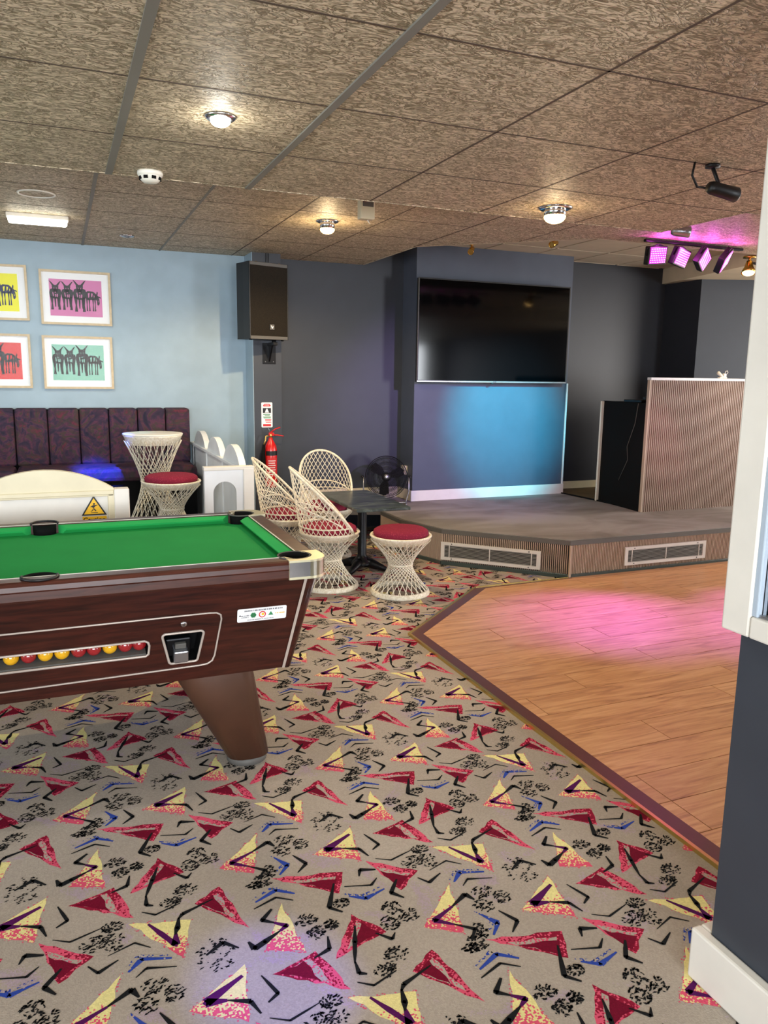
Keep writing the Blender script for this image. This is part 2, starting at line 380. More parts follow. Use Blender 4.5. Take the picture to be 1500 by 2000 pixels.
MOTIFS = [
('Y', [(1.0, 1.843), (0.85, 1.705), (0.944, 1.645)], 0),
('P', [(0.963, 1.751), (0.888, 1.718), (0.933, 1.684)], 0.016),
('K', [(0.963, 1.751), (1.021, 1.784), (1.036, 1.753)], 0.016),
('K', [(0.933, 1.684), (0.978, 1.646), (0.948, 1.61)], 0.012),
('Y', [(0.823, 2.228), (0.666, 2.128), (0.792, 2.045)], 0),
('P', [(0.809, 2.191), (0.709, 2.138), (0.758, 2.127)], 0.02),
('K', [(0.758, 2.127), (0.81, 2.103), (0.825, 2.058)], 0.014),
('Y', [(0.512, 1.943), (0.423, 1.778), (0.52, 1.739)], 0),
('K', [(0.478, 1.929), (0.442, 1.894), (0.471, 1.872)], 0.018),
('P', [(0.471, 1.872), (0.5, 1.849), (0.477, 1.835)], 0.016),
('K', [(0.477, 1.835), (0.429, 1.81), (0.398, 1.795), (0.388, 1.826)], 0.016),
('Y', [(1.033, 2.027), (1.195, 1.984), (1.154, 1.849)], 0),
('P', [(1.083, 2.008), (1.143, 1.901), (1.149, 1.947)], 0.018),
('K', [(1.165, 2.004), (1.156, 1.964), (1.146, 1.939)], 0.016),
('R', [(0.509, 2.063), (0.722, 2.014), (0.679, 1.923)], 0),
('K', [(0.679, 1.972), (0.632, 1.875), (0.662, 1.844)], 0.014),
('R', [(0.806, 2.04), (0.94, 1.936), (0.855, 1.87)], 0),
('K', [(0.862, 1.921), (0.822, 1.87), (0.849, 1.836)], 0.016),
('R', [(1.006, 2.205), (0.88, 2.168), (1.049, 2.049)], 0),
('R', [(1.294, 2.097), (1.215, 2.046), (1.339, 1.892)], 0),
('K', [(1.267, 2.047), (1.177, 2.015), (1.162, 1.997)], 0.012),
('R', [(0.681, 1.828), (0.747, 1.726), (0.586, 1.682)], 0),
('K', [(0.675, 1.78), (0.653, 1.721), (0.626, 1.648)], 0.013),
('K', [(0.629, 1.655), (0.625, 1.614), (0.643, 1.604)], 0.013),
('K', [(0.717, 1.732), (0.751, 1.694), (0.768, 1.715)], 0.01),
('B', [(0.442, 1.974), (0.51, 2.005), (0.558, 1.97)], 0.012),
('K', [(0.431, 1.947), (0.502, 1.973), (0.546, 1.943)], 0.008),
('B', [(0.701, 1.901), (0.744, 1.874), (0.811, 1.894)], 0.012),
('B', [(1.019, 1.698), (1.049, 1.644), (1.014, 1.607)], 0.014),
('B', [(1.018, 1.846), (1.054, 1.88), (1.127, 1.856)], 0.012),
('K', [(1.034, 1.82), (1.062, 1.843), (1.135, 1.821)], 0.008),
('K', [(1.077, 1.687), (1.105, 1.631), (1.068, 1.597)], 0.012),
('K', [(0.853, 2.174), (0.878, 2.103), (0.849, 2.084)], 0.012),
('K', [(0.924, 1.904), (0.947, 1.871), (0.998, 1.899)], 0.01),
('K', [(0.84, 2.038), (0.883, 2.013), (0.965, 2.038)], 0.007),
('K', [(0.973, 1.923), (1.042, 1.947), (1.08, 1.914)], 0.007),
('K', [(0.761, 1.975), (0.774, 2.003), (0.82, 1.987)], 0.014),
('K', [(0.703, 1.946), (0.78, 1.923), (0.809, 1.949)], 0.008),
('K', [(1.071, 2.064), (1.106, 2.039), (1.178, 2.064)], 0.008),
('K', [(0.275, 1.818), (0.324, 1.849), (0.36, 1.813)], 0.014),
('K', [(0.592, 1.768), (0.582, 1.722), (0.534, 1.705)], 0.012),
('S', [(1.234, 1.825)], 0.049, 0.06),
('S', [(1.075, 1.777)], 0.032, 0.025),
('S', [(1.117, 1.735)], 0.024, 0.028),
('S', [(1.05, 1.723)], 0.028, 0.03),
('S', [(0.991, 2.032)], 0.027, 0.022),
('S', [(0.94, 1.983)], 0.034, 0.03),
('S', [(0.991, 1.971)], 0.026, 0.034),
('S', [(0.797, 1.81)], 0.027, 0.026),
('S', [(0.832, 1.765)], 0.031, 0.024),
('S', [(0.769, 1.755)], 0.027, 0.027),
('S', [(0.557, 1.85)], 0.032, 0.022),
('S', [(0.569, 1.793)], 0.026, 0.025),
('S', [(0.616, 1.809)], 0.018, 0.021),
('S', [(0.487, 2.061)], 0.029, 0.031),
('S', [(0.459, 2.049)], 0.025, 0.016),
('S', [(0.517, 2.098)], 0.017, 0.03),
('S', [(0.671, 1.881)], 0.024, 0.02),
('S', [(1.201, 2.116)], 0.038, 0.025),
('S', [(1.153, 2.074)], 0.031, 0.023),
('V', [(0.871, 1.822), (0.885, 1.806), (0.912, 1.815)], 0.02),
('V', [(0.798, 1.681), (0.798, 1.664), (0.836, 1.657)], 0.02),
('V', [(1.155, 1.806), (1.17, 1.807), (1.193, 1.813)], 0.02),
]

# ================================================================== SETTING
F2 = 2.332      # height of the lower textured ceiling
F3 = 2.515      # the raised textured ceiling
F4 = 2.70       # the smooth ceiling over the stage
YB = 7.06       # face of the far wall
# ---- floor slab
MB().box((-5.2, -4.2, -.12), (8.8, 7.3, -.012)).build('floor', M_('bare_board'), kind='structure')
# ---- carpet with its woven pattern
def carpet():
    base_b = (0, 0, 0, 0)
    V = []; Fc = []; CA = []; CB = []
    def face(pts, z, ca, cb, al=None):
        o = len(V); V.extend([(p[0], p[1], z) for p in pts]); Fc.append(tuple(range(o, o+len(pts))))
        for i in range(len(pts)):
            CA.append(tuple(ca[:3])+(al[i] if al else 1.0,)); CB.append(cb)
    # ground
    gx0, gx1, gy0, gy1 = -4.99, 6.25, -4.09, 7.05
    face([(gx0, gy0), (gx1, gy0), (gx1, gy1), (gx0, gy1)], 0, (0, 0, 0), base_b, [0, 0, 0, 0])
    YEL = lin((228, 218, 150)); PNK = lin((214, 84, 112)); CR = lin((140, 24, 52)); CRD = lin((112, 14, 42)); BLK = lin((26, 28, 30)); PUR = lin((82, 22, 84)); BLU = lin((48, 72, 160)); VIO = lin((160, 130, 176))
    def tri(pts): return pts
    def scale(pts, k, q):      # towards point q
        return [(q[0]+(p[0]-q[0])*k, q[1]+(p[1]-q[1])*k) for p in pts]
    def ccw(p):
        ar = sum(p[i-1][0]*p[i][1]-p[i][0]*p[i-1][1] for i in range(len(p))); return p if ar > 0 else p[::-1]
    def rough_poly(pts, rnd, st=.022, am=.0045):
        out = []
        for i in range(len(pts)):
            a = pts[i]; b = pts[(i+1) % len(pts)]; L = math.dist(a, b); n = max(1, int(L/st))
            for k in range(n):
                t = k/n; j = am if k else 0
                out.append((a[0]+(b[0]-a[0])*t+rnd.uniform(-j, j), a[1]+(b[1]-a[1])*t+rnd.uniform(-j, j)))
        return out
    U = []      # unit faces: (pts, z, ca, cb, alphas)
    rnd = random.Random(3)
    def u(pts, z, ca, cb, al): U.append((ccw(pts), z, ca, cb, al))
    def fan(pts, z, ca, cb, fn):    # triangulated with vertex alphas from fn
        pts = ccw(pts); c = (sum(p[0] for p in pts)/len(pts), sum(p[1] for p in pts)/len(pts))
        for i in range(len(pts)):
            t = [c, pts[i], pts[(i+1) % len(pts)]]; U.append((t, z, ca, cb, [fn(p) for p in t]))
    def stroke(pts, w, z, ca, cb, al, taper=True):
        n = len(pts)
        for i in range(n-1):
            a = pts[i]; b = pts[i+1]; L = math.dist(a, b); dx, dy = (b[0]-a[0])/L, (b[1]-a[1])/L
            wa = w*(.35 if (i == 0 and taper) else 1); wb = w*(.35 if (i == n-2 and taper) else 1)
            k = max(1, int(L/.03)); l = []; r = []
            for j in range(k+1):
                t = j/k; ww = (wa+(wb-wa)*t)/2*rnd.uniform(.75, 1.2); x = a[0]+(b[0]-a[0])*t; y = a[1]+(b[1]-a[1])*t
                l.append((x-dy*ww, y+dx*ww)); r.append((x+dy*ww, y-dx*ww))
            for j in range(k): u([r[j], r[j+1], l[j+1], l[j]], z, ca, cb, [al]*4)
            if i and al > .6: u([(a[0]-w*.38, a[1]), (a[0], a[1]-w*.42), (a[0]+w*.38, a[1]), (a[0], a[1]+w*.42)], z, ca, cb, [al]*4)
    for M in MOTIFS:
        k, P = M[0], M[1]
        if k == 'Y':
            ys = [p[1] for p in P]; top = max(ys); bot = min(ys); lx = min(p[0] for p in P); rx = max(p[0] for p in P)
            fr = [(lambda q: q)(p) for p in scale(P, 1.1, (sum(p[0] for p in P)/3, sum(p[1] for p in P)/3))]
            fan(rough_poly(fr, rnd), .00015, PNK, base_b, lambda p: .36)
            fan(rough_poly(P, rnd), .0003, YEL, PNK[:3]+(1,), lambda p: max(0, min(1, .22+.85*(p[1]-bot)/(top-bot)+.2*(p[0]-lx)/(rx-lx)-.1)))
        elif k == 'R':
            c = (sum(p[0] for p in P)/3, sum(p[1] for p in P)/3)
            # the sharpest corner is the tip; inner triangles slide away from it
            def ang(i):
                a = P[i]; b = P[i-1]; d = P[(i+1) % 3]; v1 = (b[0]-a[0], b[1]-a[1]); v2 = (d[0]-a[0], d[1]-a[1])
                return math.acos((v1[0]*v2[0]+v1[1]*v2[1])/(math.hypot(*v1)*math.hypot(*v2)))
            i = min(range(3), key=ang); tip = P[i]; o = [(P[i-1][0]+P[(i+1) % 3][0])/2, (P[i-1][1]+P[(i+1) % 3][1])/2]
            q = (c[0]*.7+P[i-1][0]*.3, c[1]*.7+P[i-1][1]*.3)
            fan(rough_poly(P, rnd), .00015, CR, PNK[:3]+(1,), lambda p: .62 if math.dist(p, tip) > .1 else .3)
            fan(rough_poly(scale(P, .64, q), rnd), .0003, PNK, base_b, lambda p: .38)
            fan(rough_poly(scale(P, .54, (q[0]*.6+P[i-1][0]*.4, q[1]*.6+P[i-1][1]*.4)), rnd), .00045, CRD, CR[:3]+(1,), lambda p: .8)
        elif k == 'K': stroke(P, M[2]*1.05, .0009, BLK, base_b, .9)
        elif k == 'P': stroke(P, M[2]*1.25, .0006, PUR, base_b, 1)
        elif k == 'B':
            stroke(P, M[2]*1.3, .0006, BLU, base_b, .75); stroke([(x-.008, y+.014) for x, y in P], M[2], .00045, BLU, base_b, .42)
        elif k == 'S':
            (cx, cy), rx, ry = P[0], M[2], M[3]
            for _ in range(int(44+9500*rx*ry)):
                a = rnd.uniform(0, 2*PI); rr = math.sqrt(rnd.random()); x = cx+rx*rr*math.cos(a)*1.05; y = cy+ry*rr*math.sin(a)*1.05
                L = rnd.uniform(.0025, .0085); W = rnd.uniform(.0018, .0035); an = rnd.choice([.5, .5, 2.3, .1])+rnd.uniform(-.4, .4); ca, sa = math.cos(an), math.sin(an)
                u([(x-ca*L+sa*W*.3, y-sa*L-ca*W*.3), (x+sa*W, y-ca*W), (x+ca*L, y+sa*L), (x-sa*W, y+ca*W)], .00075, BLK, base_b, [.95]*4)
    ex = Vector((.936, .014)); ey = Vector((-.014, .938))
    for n in range(-14, 15):
        for m in range(-14, 18):
            if (n+m) % 2: continue
            t = ex*(n/2)+ey*(m/2); cx, cy = t.x+.8, t.y+1.9
            if not (-3.2 < cx < 4.2 and .1 < cy < 7.0): continue
            if cx > 2.6 and cy < 3.6: continue
            for pts, z, ca, cb, al in U: face([(p[0]+t.x, p[1]+t.y) for p in pts], z, ca, cb, al)
    me = bpy.data.meshes.new('carpet'); me.from_pydata(V, [], Fc)
    for nm, dat in (('ca', CA), ('cb', CB)):
        at = me.attributes.new(nm, 'FLOAT_COLOR', 'CORNER'); at.data.foreach_set('color', [x for c in dat for x in c])
    me.materials.append(M_('carpet')); me.update()
    o = ob('carpet', me); tag(o, 'grey fitted carpet with crimson triangles, yellow arrows and black zigzags', 'carpet'); return o
carpet()

# ---- dance floor
def clip(poly, a, b, c):       # keep a*x+b*y<=c
    out = []
    for i in range(len(poly)):
        p = poly[i-1]; q = poly[i]; dp = a*p[0]+b*p[1]-c; dq = a*q[0]+b*q[1]-c
        if (dp <= 0) != (dq <= 0):
            t = dp/(dp-dq); out.append((p[0]+(q[0]-p[0])*t, p[1]+(q[1]-p[1])*t))
        if dq <= 0: out.append(q)
    return out
WH = .010
dance = thing('dance_floor', 'oak-look plank dance floor with dark border in front of the stage', 'dance floor', (0, 0, 0))
BX, BY0, D0, D1 = 1.81, -3.0, (1.81, 3.94), (2.655, 4.68)
dv = Vector((D1[0]-D0[0], D1[1]-D0[1])).normalized(); dn = Vector((-dv.y, dv.x))     # outward normal (up-left)
def band(o0, o1):      # strip between offsets o0 and o1 inward of the outline
    def pt(off):
        a = Vector((BX+off, BY0)); n = -dn*off
        # intersection of x=BX+off with diagonal shifted inward
        p = Vector(D0)+n; t = (BX+off-p.x)/dv.x; b = p+dv*t
        t2 = ((4.695-off*.6)-p.y)/dv.y; c = p+dv*t2
        return [a, b, c, Vector((3.5, 4.695-off*.35))]
    A = pt(o0); B = pt(o1); return A, B
A, B = band(.012, .082); mb = MB()
for i in range(3): mb.prism([tuple(A[i]), tuple(B[i]), tuple(B[i+1]), tuple(A[i+1])], -.005, WH+.001)
mb.build('border_strip', M_('border_wood'), dance)
A, B = band(0, .014); mb = MB()
for i in range(3): mb.prism([tuple(A[i]), tuple(B[i]), tuple(B[i+1]), tuple(A[i+1])], -.005, WH+.005)
mb.build('edge_trim', M_('brass'), dance)
_, I = band(0, .082); iy = I[2]; row = 0; y = -.9
dl = Vector(I[1]); dd = (Vector(I[2])-Vector(I[1])).normalized(); nn = (-dd.y, dd.x)
while y < 4.72:
    x = 1.6-random.choice([.15, .5, .85, 1.1]) if row else 1.2
    while x < 7.6:
        g = .0018; P = [(x+g, y+g), (x+1.2-g, y+g), (x+1.2-g, y+.19-g), (x+g, y+.19-g)]
        P = clip(P, -1, 0, -(BX+.082)); 
        if P: P = clip(P, nn[0], nn[1], nn[0]*dl.x+nn[1]*dl.y)
        if P: P = clip(P, 0, 1, 4.69)
        if P and len(P) > 2 and (max(p[0] for p in P)-min(p[0] for p in P)) > .01 and not (y < .6 and x > 3.4):
            MB().prism(P, -.002, WH+random.uniform(-.0004, .0004)).build('plank', M_('plank'), dance)
        x += 1.2
    y += .19; row += 1

# ---- walls
wb = ob('wall_back', None, kind='structure')
MB().box((-5, YB, 0), (1.62, YB+.15, 2.75)).build('wall_surface', M_('wall_blue'), wb, label='pale blue painted wall surface')
MB().box((1.62, YB, 0), (6.45, YB+.15, 2.9)).build('wall_surface', M_('wall_slate'), wb, label='dark slate painted wall surface')
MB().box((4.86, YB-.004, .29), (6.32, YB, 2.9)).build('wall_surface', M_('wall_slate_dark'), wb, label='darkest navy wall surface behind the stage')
MB().box((-5.15, -4.1, 0), (-5, YB+.15, 2.9)).build('wall_left', M_('wall_blue'), kind='structure')
wf = MB()
def wall_open(mb, a0, a1, z1, holes, M, th=.12):
    mb.prism([(a0, 0), (a1, 0), (a1, z1), (a0, z1)], 0, th, [[(h[0], h[1]), (h[2], h[1]), (h[2], h[3]), (h[0], h[3])] for h in holes], M=M)
MB().box((-5, -4.22, 0), (8.6, -4.1, 2.9)).build('wall_front', M_('wall_slate_light'), kind='structure')
# windows behind the camera: white frames round the daylight
def window(n, M, wdt, hgt):
    w = ob('window_%d' % n, None, kind='structure')
    mb = MB(); mb.prism([(-wdt/2-.08, -hgt/2-.08), (wdt/2+.08, -hgt/2-.08), (wdt/2+.08, hgt/2+.08), (-wdt/2-.08, hgt/2+.08)], 0, .06,
             [[(-wdt/2, -hgt/2), (wdt/2, -hgt/2), (wdt/2, hgt/2), (-wdt/2, hgt/2)]], M=M); mb.build('window_frame', M_('white_gloss'), w)
    return w
# end walls that close the room on the right
wr = ob('wall_right', None, kind='structure')
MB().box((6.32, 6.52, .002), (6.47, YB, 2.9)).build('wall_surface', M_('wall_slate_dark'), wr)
Ma = Matrix.Translation((6.32, 6.52, 0)) @ Matrix.Rotation(-.38, 4, 'Z')
MB().box((0, 0, .002), (2.6, .14, 2.9), Ma).build('wall_surface', M_('wall_slate'), wr)
MB().box((8.5, -4.1, 0), (8.62, 6.2, 2.9)).build('wall_surface', M_('wall_slate_light'), wr)
# ---- chimney breast
CX0, CX1, CY = 3.12, 4.86, 6.76
cb = ob('chimney_breast', None, kind='structure')
MB().box((CX0, CY, .27), (CX1, YB+.02, F4)).build('wall_surface', M_('wall_slate_light'), cb)
bbm = smooth(); bbm.smooth = False
ob('baseboard_chimney', None, kind='structure')
bc = bpy.data.objects['baseboard_chimney']
MB().bbox((CX0-.02, CY-.02, .29), (CX1+.01, CY, .395), .004).build('skirting_board', M_('white_gloss'), bc)
MB().bbox((CX0-.02, CY-.0, .29), (CX0, YB, .395), .004).build('skirting_board', M_('cream'), bc)
MB().bbox((CX1-.012, CY-.016, .395), (CX1+.004, CY, 1.44), .003).build('corner_bead', M_('white_paint'), bc)
MB().bbox((2.1, YB-.02, .29), (CX0-.02, YB, .40), .004).build('baseboard_back', M_('cream'), kind='structure')
MB().bbox((CX1, YB-.02, .29), (6.32, YB, .37), .004).build('baseboard_stage', M_('cream'), kind='structure')
# ---- column with the loudspeaker
co_ = ob('column', None, kind='structure')
mb = MB(); mb.box((1.58, 6.78, 0), (1.83, YB+.01, F3)); mb.build('column_front', M_('wall_slate'), co_)
MB().box((1.575, 6.781, 0), (1.58, YB, F3)).build('column_side', M_('wall_blue'), co_, label='pale blue side of the column')

# ---- ceilings
def poly_tiles(name, parent, zs, xs, ys, regions, m, th=.012, gap=.004, label=None):
    for i in range(len(xs)-1):
        for j in range(len(ys)-1):
            P0 = [(xs[i]+gap, ys[j]+gap), (xs[i+1]-gap, ys[j]+gap), (xs[i+1]-gap, ys[j+1]-gap), (xs[i]+gap, ys[j+1]-gap)]
            for cl in regions:
                P = P0
                for a, b, c in cl:
                    if P: P = clip(P, a, b, c)
                if P and len(P) > 2:
                    ar = abs(sum(P[k-1][0]*P[k][1]-P[k][0]*P[k-1][1] for k in range(len(P))))/2
                    if ar > .004:
                        MB().prism(P, zs, zs+th).build(name, m, parent)
def bars(parent, zs, xs, y0, y1, w, m, drop=.006):
    for x, ww in xs: MB().box((x-ww/2, y0, zs-drop), (x+ww/2, y1, zs+.02)).build('ceiling_bar', m, parent)
def cbars(parent, zs, ys, x0, x1, w, m):
    for y in ys: MB().box((x0, y-w/2, zs-.001), (x1, y+w/2, zs+.012)).build('cross_bar', m, parent)
ceil1 = ob('ceiling', None, kind='structure')
LX = [.245+.6*i for i in range(-8, 14)]; LY = [3.696-.6*i for i in range(12, -1, -1)]
poly_tiles('ceiling_tile', ceil1, F2, LX, LY, [[(1, 0, 3.245)], [(-1, 0, -3.245), (0, 1, 3.096)]], M_('ceiling_texture'))
bars(ceil1, F2, [(.245, .028), (.845, .026)], LY[0], 3.69, .02, M_('ceiling_bar'))
bars(ceil1, F2, [(x, .006) for x in LX if x < .2], LY[0], 3.69, .02, M_('ceiling_bar_dark'), .001)
bars(ceil1, F2, [(1.445, .009), (2.045, .008), (2.645, .008)], LY[0], 3.69, .02, M_('ceiling_bar_dark'), .001)
bars(ceil1, F2, [(x, .008) for x in LX if x > 3.2], LY[0], 3.09, .02, M_('ceiling_bar_dark'), .001)
cbars(ceil1, F2, LY, -4.9, 3.24, .008, M_('ceiling_bar_dark'))
MB().box((-5, -4.1, F2+.02), (3.245, 3.69, F2+.035)).build('ceiling_board', M_('ceiling_bar_dark'), ceil1)
MB().box((3.245, -4.1, F2+.02), (8.5, 3.09, F2+.035)).build('ceiling_board', M_('ceiling_bar_dark'), ceil1)
MB().box((-5, 3.69, F2-.002), (3.25, 3.70, F3+.02)).build('step_fascia', M_('ceiling_texture'), ceil1)
MB().box((3.24, 3.09, F2-.002), (3.25, 3.70, F3+.02)).build('step_fascia', M_('ceiling_texture'), ceil1)
MB().box((3.24, 3.09, F2-.002), (8.5, 3.10, F3+.02)).build('step_fascia', M_('ceiling_texture'), ceil1)
ceil2 = ob('ceiling', None, kind='structure')
UX = [.24+.611*i for i in range(-8, 4)]+[2.69]+[2.69+.611*i for i in range(1, 11)]
UY = [3.70, 4.35, 4.95, 5.55, 6.15, 6.75, YB]
dg = (.93, 1)
R = [[(1, 0, 2.70)], [(-1, 0, -2.70), (1, 0, 3.75), (.93, 1, 5.88+.93*2.70)], [(-1, 0, -3.75), (0, 1, 4.92)]]
UYR = [3.10, 3.70, 4.35, 4.95]
poly_tiles('ceiling_tile', ceil2, F3, UX, UY, R[:2], M_('ceiling_texture'))
poly_tiles('ceiling_tile', ceil2, F3, [x for x in UX if x > 3.2], UYR, [[(-1, 0, -3.75), (0, 1, 4.92)], [(1, 0, 3.75), (0, 1, 3.70)]], M_('ceiling_texture'))
bars(ceil2, F3, [(.24, .020), (.851, .014)], 3.70, YB, .02, M_('ceiling_bar'), .004)
bars(ceil2, F3, [(1.462, .009), (2.073, .008)], 3.70, YB, .02, M_('ceiling_bar_dark'), .001)
bars(ceil2, F3, [(2.69, .010)], 3.70, 5.9, .02, M_('ceiling_bar_dark'), .001)
bars(ceil2, F3, [(3.30, .008)], 3.70, 5.3, .02, M_('ceiling_bar_dark'), .001)
cbars(ceil2, F3, UY[1:-1], -4.9, 2.7, .007, M_('ceiling_bar_dark'))
MB().prism([(-5, 3.69), (2.70, 3.69), (2.70, YB+.05), (-5, YB+.05)], F3+.02, F3+.035).build('ceiling_board', M_('ceiling_bar_dark'), ceil2)
MB().prism([(2.70, 3.09), (8.5, 3.09), (8.5, 4.92), (3.73, 4.92), (2.70, 5.88)], F3+.02, F3+.035).build('ceiling_board', M_('ceiling_bar_dark'), ceil2)
mb = MB(); mb.prism([(2.70, 5.88), (2.71, 5.885), (2.71, YB), (2.70, YB)], F3-.001, F4+.02)
mb.prism([(2.70, 5.88), (3.74, 4.92), (3.745, 4.93), (2.705, 5.89)], F3-.001, F4+.02); mb.prism([(3.74, 4.92), (6.1, 4.92), (6.1, 4.93), (3.74, 4.93)], F3-.001, F4+.02)
mb.build('step_fascia', M_('ceiling_smooth'), ceil2)
ceil3 = ob('ceiling', None, kind='structure')
SX = [2.05, 2.64, 3.235, 3.83, 4.425, 5.02, 5.615, 6.21, 6.8]; SY = [4.64, 5.235, 5.83, 6.43, 7.03, 7.2]
poly_tiles('ceiling_tile', ceil3, F4, SX, SY, [[(-1, 0, -2.70), (1, 0, 6.32), (-.93, -1, -(5.88+.93*2.70)), (0, -1, -4.93), (0, 1, YB)]], M_('ceiling_smooth'), gap=.012)
MB().box((2.6, 4.8, F4+.012), (8.0, YB+.1, F4+.03)).build('ceiling_board', M_('ceiling_bar_dark'), ceil3)
# soffit box on the right of the stage
MB().prism([(6.27, YB), (5.93, 5.6), (5.75, 4.93), (8.5, 4.93), (8.5, YB)], 2.54, F4).build('trim_1', M_('soffit'), kind='structure')

# ---- near wall with the framed opening on the right
nw = ob('wall_near', None, kind='structure')
mb = MB(); Mx = Matrix(((0, 0, 1, 1.43), (1, 0, 0, 0), (0, 1, 0, 0), (0, 0, 0, 1)))   # local x -> world Y, local y -> world Z, local z -> world X
mb.prism([(-4.1, .002), (1.262, .002), (1.262, 2.335), (-4.1, 2.335)], 0, .12, [[(-1.2, .985), (1.19, .985), (1.19, 2.12), (-1.2, 2.12)]], M=Mx)
mb.build('wall_surface', M_('wall_slate'), nw)
wn = ob('window_1', None, kind='structure')
def ybox(y0, z0, y1, z1, x0, x1, m, par, name, r=.005): return MB().bbox((x0, y0, z0), (x1, y1, z1), r).build(name, m, par)
ybox(1.205, .935, 1.282, 2.30, 1.385, 1.46, M_('white_gloss'), wn, 'frame_upright')
ybox(-1.3, .935, 1.204, .985, 1.385, 1.46, M_('white_gloss'), wn, 'sill')
ybox(-1.3, 2.12, 1.204, 2.20, 1.385, 1.56, M_('white_gloss'), wn, 'frame_head')
ybox(1.190, .985, 1.206, 2.12, 1.390, 1.42, M_('jamb_blue'), wn, 'frame_stop', .003)
ybox(-1.2, .985, 1.190, .992, 1.396, 1.402, M_('steel'), wn, 'glazing_bead', .001)
mb = MB(); mb.box((1.404, -1.2, .985), (1.408, 1.190, 2.12)); mb.build('pane', M_('pane'), wn)
MB().bbox((1.40, -4.1, .002), (1.43, 1.30, .14), .006).build('baseboard_near', M_('white_gloss'), kind='structure')
bpy.data.objects['baseboard_near'].data.materials[0] = M_('white_gloss')
MB().bbox((1.43, 1.264, .002), (1.55, 1.30, .14), .006).build('baseboard_near_end', M_('white_gloss'), kind='structure')

# ---- stage
st = ob('stage', None, kind='structure')
SO = [(2.3, YB), (2.3, 6.45), (2.62, 6.35), (2.62, 5.9), (2.77, 5.42), (3.49, 4.70), (6.3, 4.70), (6.9, 4.9), (6.9, 6.3), (6.32, 6.52), (6.32, YB)]
MB().prism([(2.3, YB), (2.3, 6.45), (2.62, 6.35), (2.62, 5.9), (2.77, 5.42), (3.49, 4.70), (8.0, 4.70), (8.0, 5.8), (6.32, 6.5), (6.32, YB)], .255, .288).build('stage_board', M_('edge_grey'), st)
MB().prism([(2.32, YB-.01), (2.32, 6.46), (2.64, 6.36), (2.64, 5.91), (2.785, 5.43), (3.50, 4.715), (8.0, 4.715), (8.0, 5.8), (4.91, 5.8), (4.84, CY), (4.84, YB-.01)], .285, .293).build('stage_mat', M_('rug_grey'), st, label='grey carpet covering of the stage')
MB().prism([(4.86, CY), (4.92, 5.8), (6.9, 5.8), (6.3, 6.5), (6.3, YB-.02), (4.86, YB-.02)], .285, .290).build('stage_floorboard', M_('bare_board'), st)
MB().tube([(4.85, CY-.02, .296), (4.88, 6.5, .296), (4.905, 6.2, .296), (4.9, 5.9, .296)], .009, 6).build('mat_edge', M_('black_matt'), st)
def fascia(p, q, name, vents=()):
    L = math.dist(p, q); a = math.atan2(q[1]-p[1], q[0]-p[0])
    fo = ob(name, None, st, (p[0], p[1], 0), (0, 0, a))
    MB().box((0, .012, 0), (L, .03, .256)).build('backing_board', M_('flute_back'), fo)
    mb = MB(); n = int(L/.0152)
    for i in range(n):
        x = .004+i*.0152; ok = not any(v[0]-.0 < x+.004 < v[1] for v in vents)
        segs = [(.03, .254)] if ok else [(.03, vents[0][2]), (vents[0][3], .254)]
        for z0, z1 in segs:
            mb.add([(x, .012, z0), (x+.0025, .0, z0), (x+.0072, .0, z0), (x+.0095, .012, z0), (x, .012, z1), (x+.0025, .0, z1), (x+.0072, .0, z1), (x+.0095, .012, z1)], [(0, 1, 5, 4), (1, 2, 6, 5), (2, 3, 7, 6), (4, 5, 6, 7), (3, 2, 1, 0)])
    mb.build('fluting', M_('flute'), fo, kind='stuff')
    MB().bbox((0, -.008, 0), (L, .012, .032), .004).build('skirting_strip', M_('skirting_dark'), fo)
    return fo, L
P1, P2 = (2.77, 5.42), (3.49, 4.70)
L1 = math.dist(P1, P2)
f0, _ = fascia((2.62, 5.9), P1, 'fascia'); f00, _ = fascia((2.62, 6.35), (2.62, 5.9), 'fascia')
f1, _ = fascia(P1, P2, 'fascia', [(.0, .79, .045, .19)]); f2, _ = fascia(P2, (6.3, 4.70), 'fascia', [(.51, 1.33, .06, .205)])
MB().bbox((3.481, 4.685, 0), (3.497, 4.701, .256), .002).build('corner_bead', M_('flute'), st, label='pale corner bead of the stage front')
def vent(fx, x0, x1, z0, z1, label, y0=-.006):
    base = fx.matrix_basis; v = ob('air_vent', None, None); v.matrix_world = base @ Matrix.Translation(((x0+x1)/2, y0, (z0+z1)/2)); tag(v, label, 'vent', 'ventilation grilles in the stage front')
    w_, h_ = (x1-x0)/2, (z1-z0)/2; Mv = Matrix(((1, 0, 0, 0), (0, 0, -1, 0), (0, 1, 0, 0), (0, 0, 0, 1)))
    MB().prism([(-w_, -h_), (w_, -h_), (w_, h_), (-w_, h_)], -.006, .006, [[(-w_+.03, -h_+.024), (w_-.03, -h_+.024), (w_-.03, h_-.024), (-w_+.03, h_-.024)]], M=Mv).build('frame', M_('vent_white'), v)
    MB().box((-w_+.02, .008, -h_+.02), (w_-.02, .011, h_-.02)).build('backing', M_('black_matt'), v)
    n = 9
    for i in range(n):
        z = -h_+.024+(i+.5)*(2*h_-.048)/n; MB().box((-w_+.028, -.004, z-.0020), (w_-.028, .004, z+.0020)).build('louvre', M_('vent_dark'), v)
    for x in (-w_+.07, 0, w_-.07): MB().box((x-.003, -.005, -h_+.022), (x+.003, .006, h_-.022)).build('upright_bar', M_('vent_white'), v)
    s = MB()
    for x in (-w_+.09, w_-.09):
        for z in (-h_+.012, h_-.012): MB().box((x-.004, -.008, z-.004), (x+.004, -.005, z+.004)).build('screw', M_('black'), v)
vent(f1, .0, .80, .045, .19, 'long white louvred air vent in the angled stage side nearest the stool')
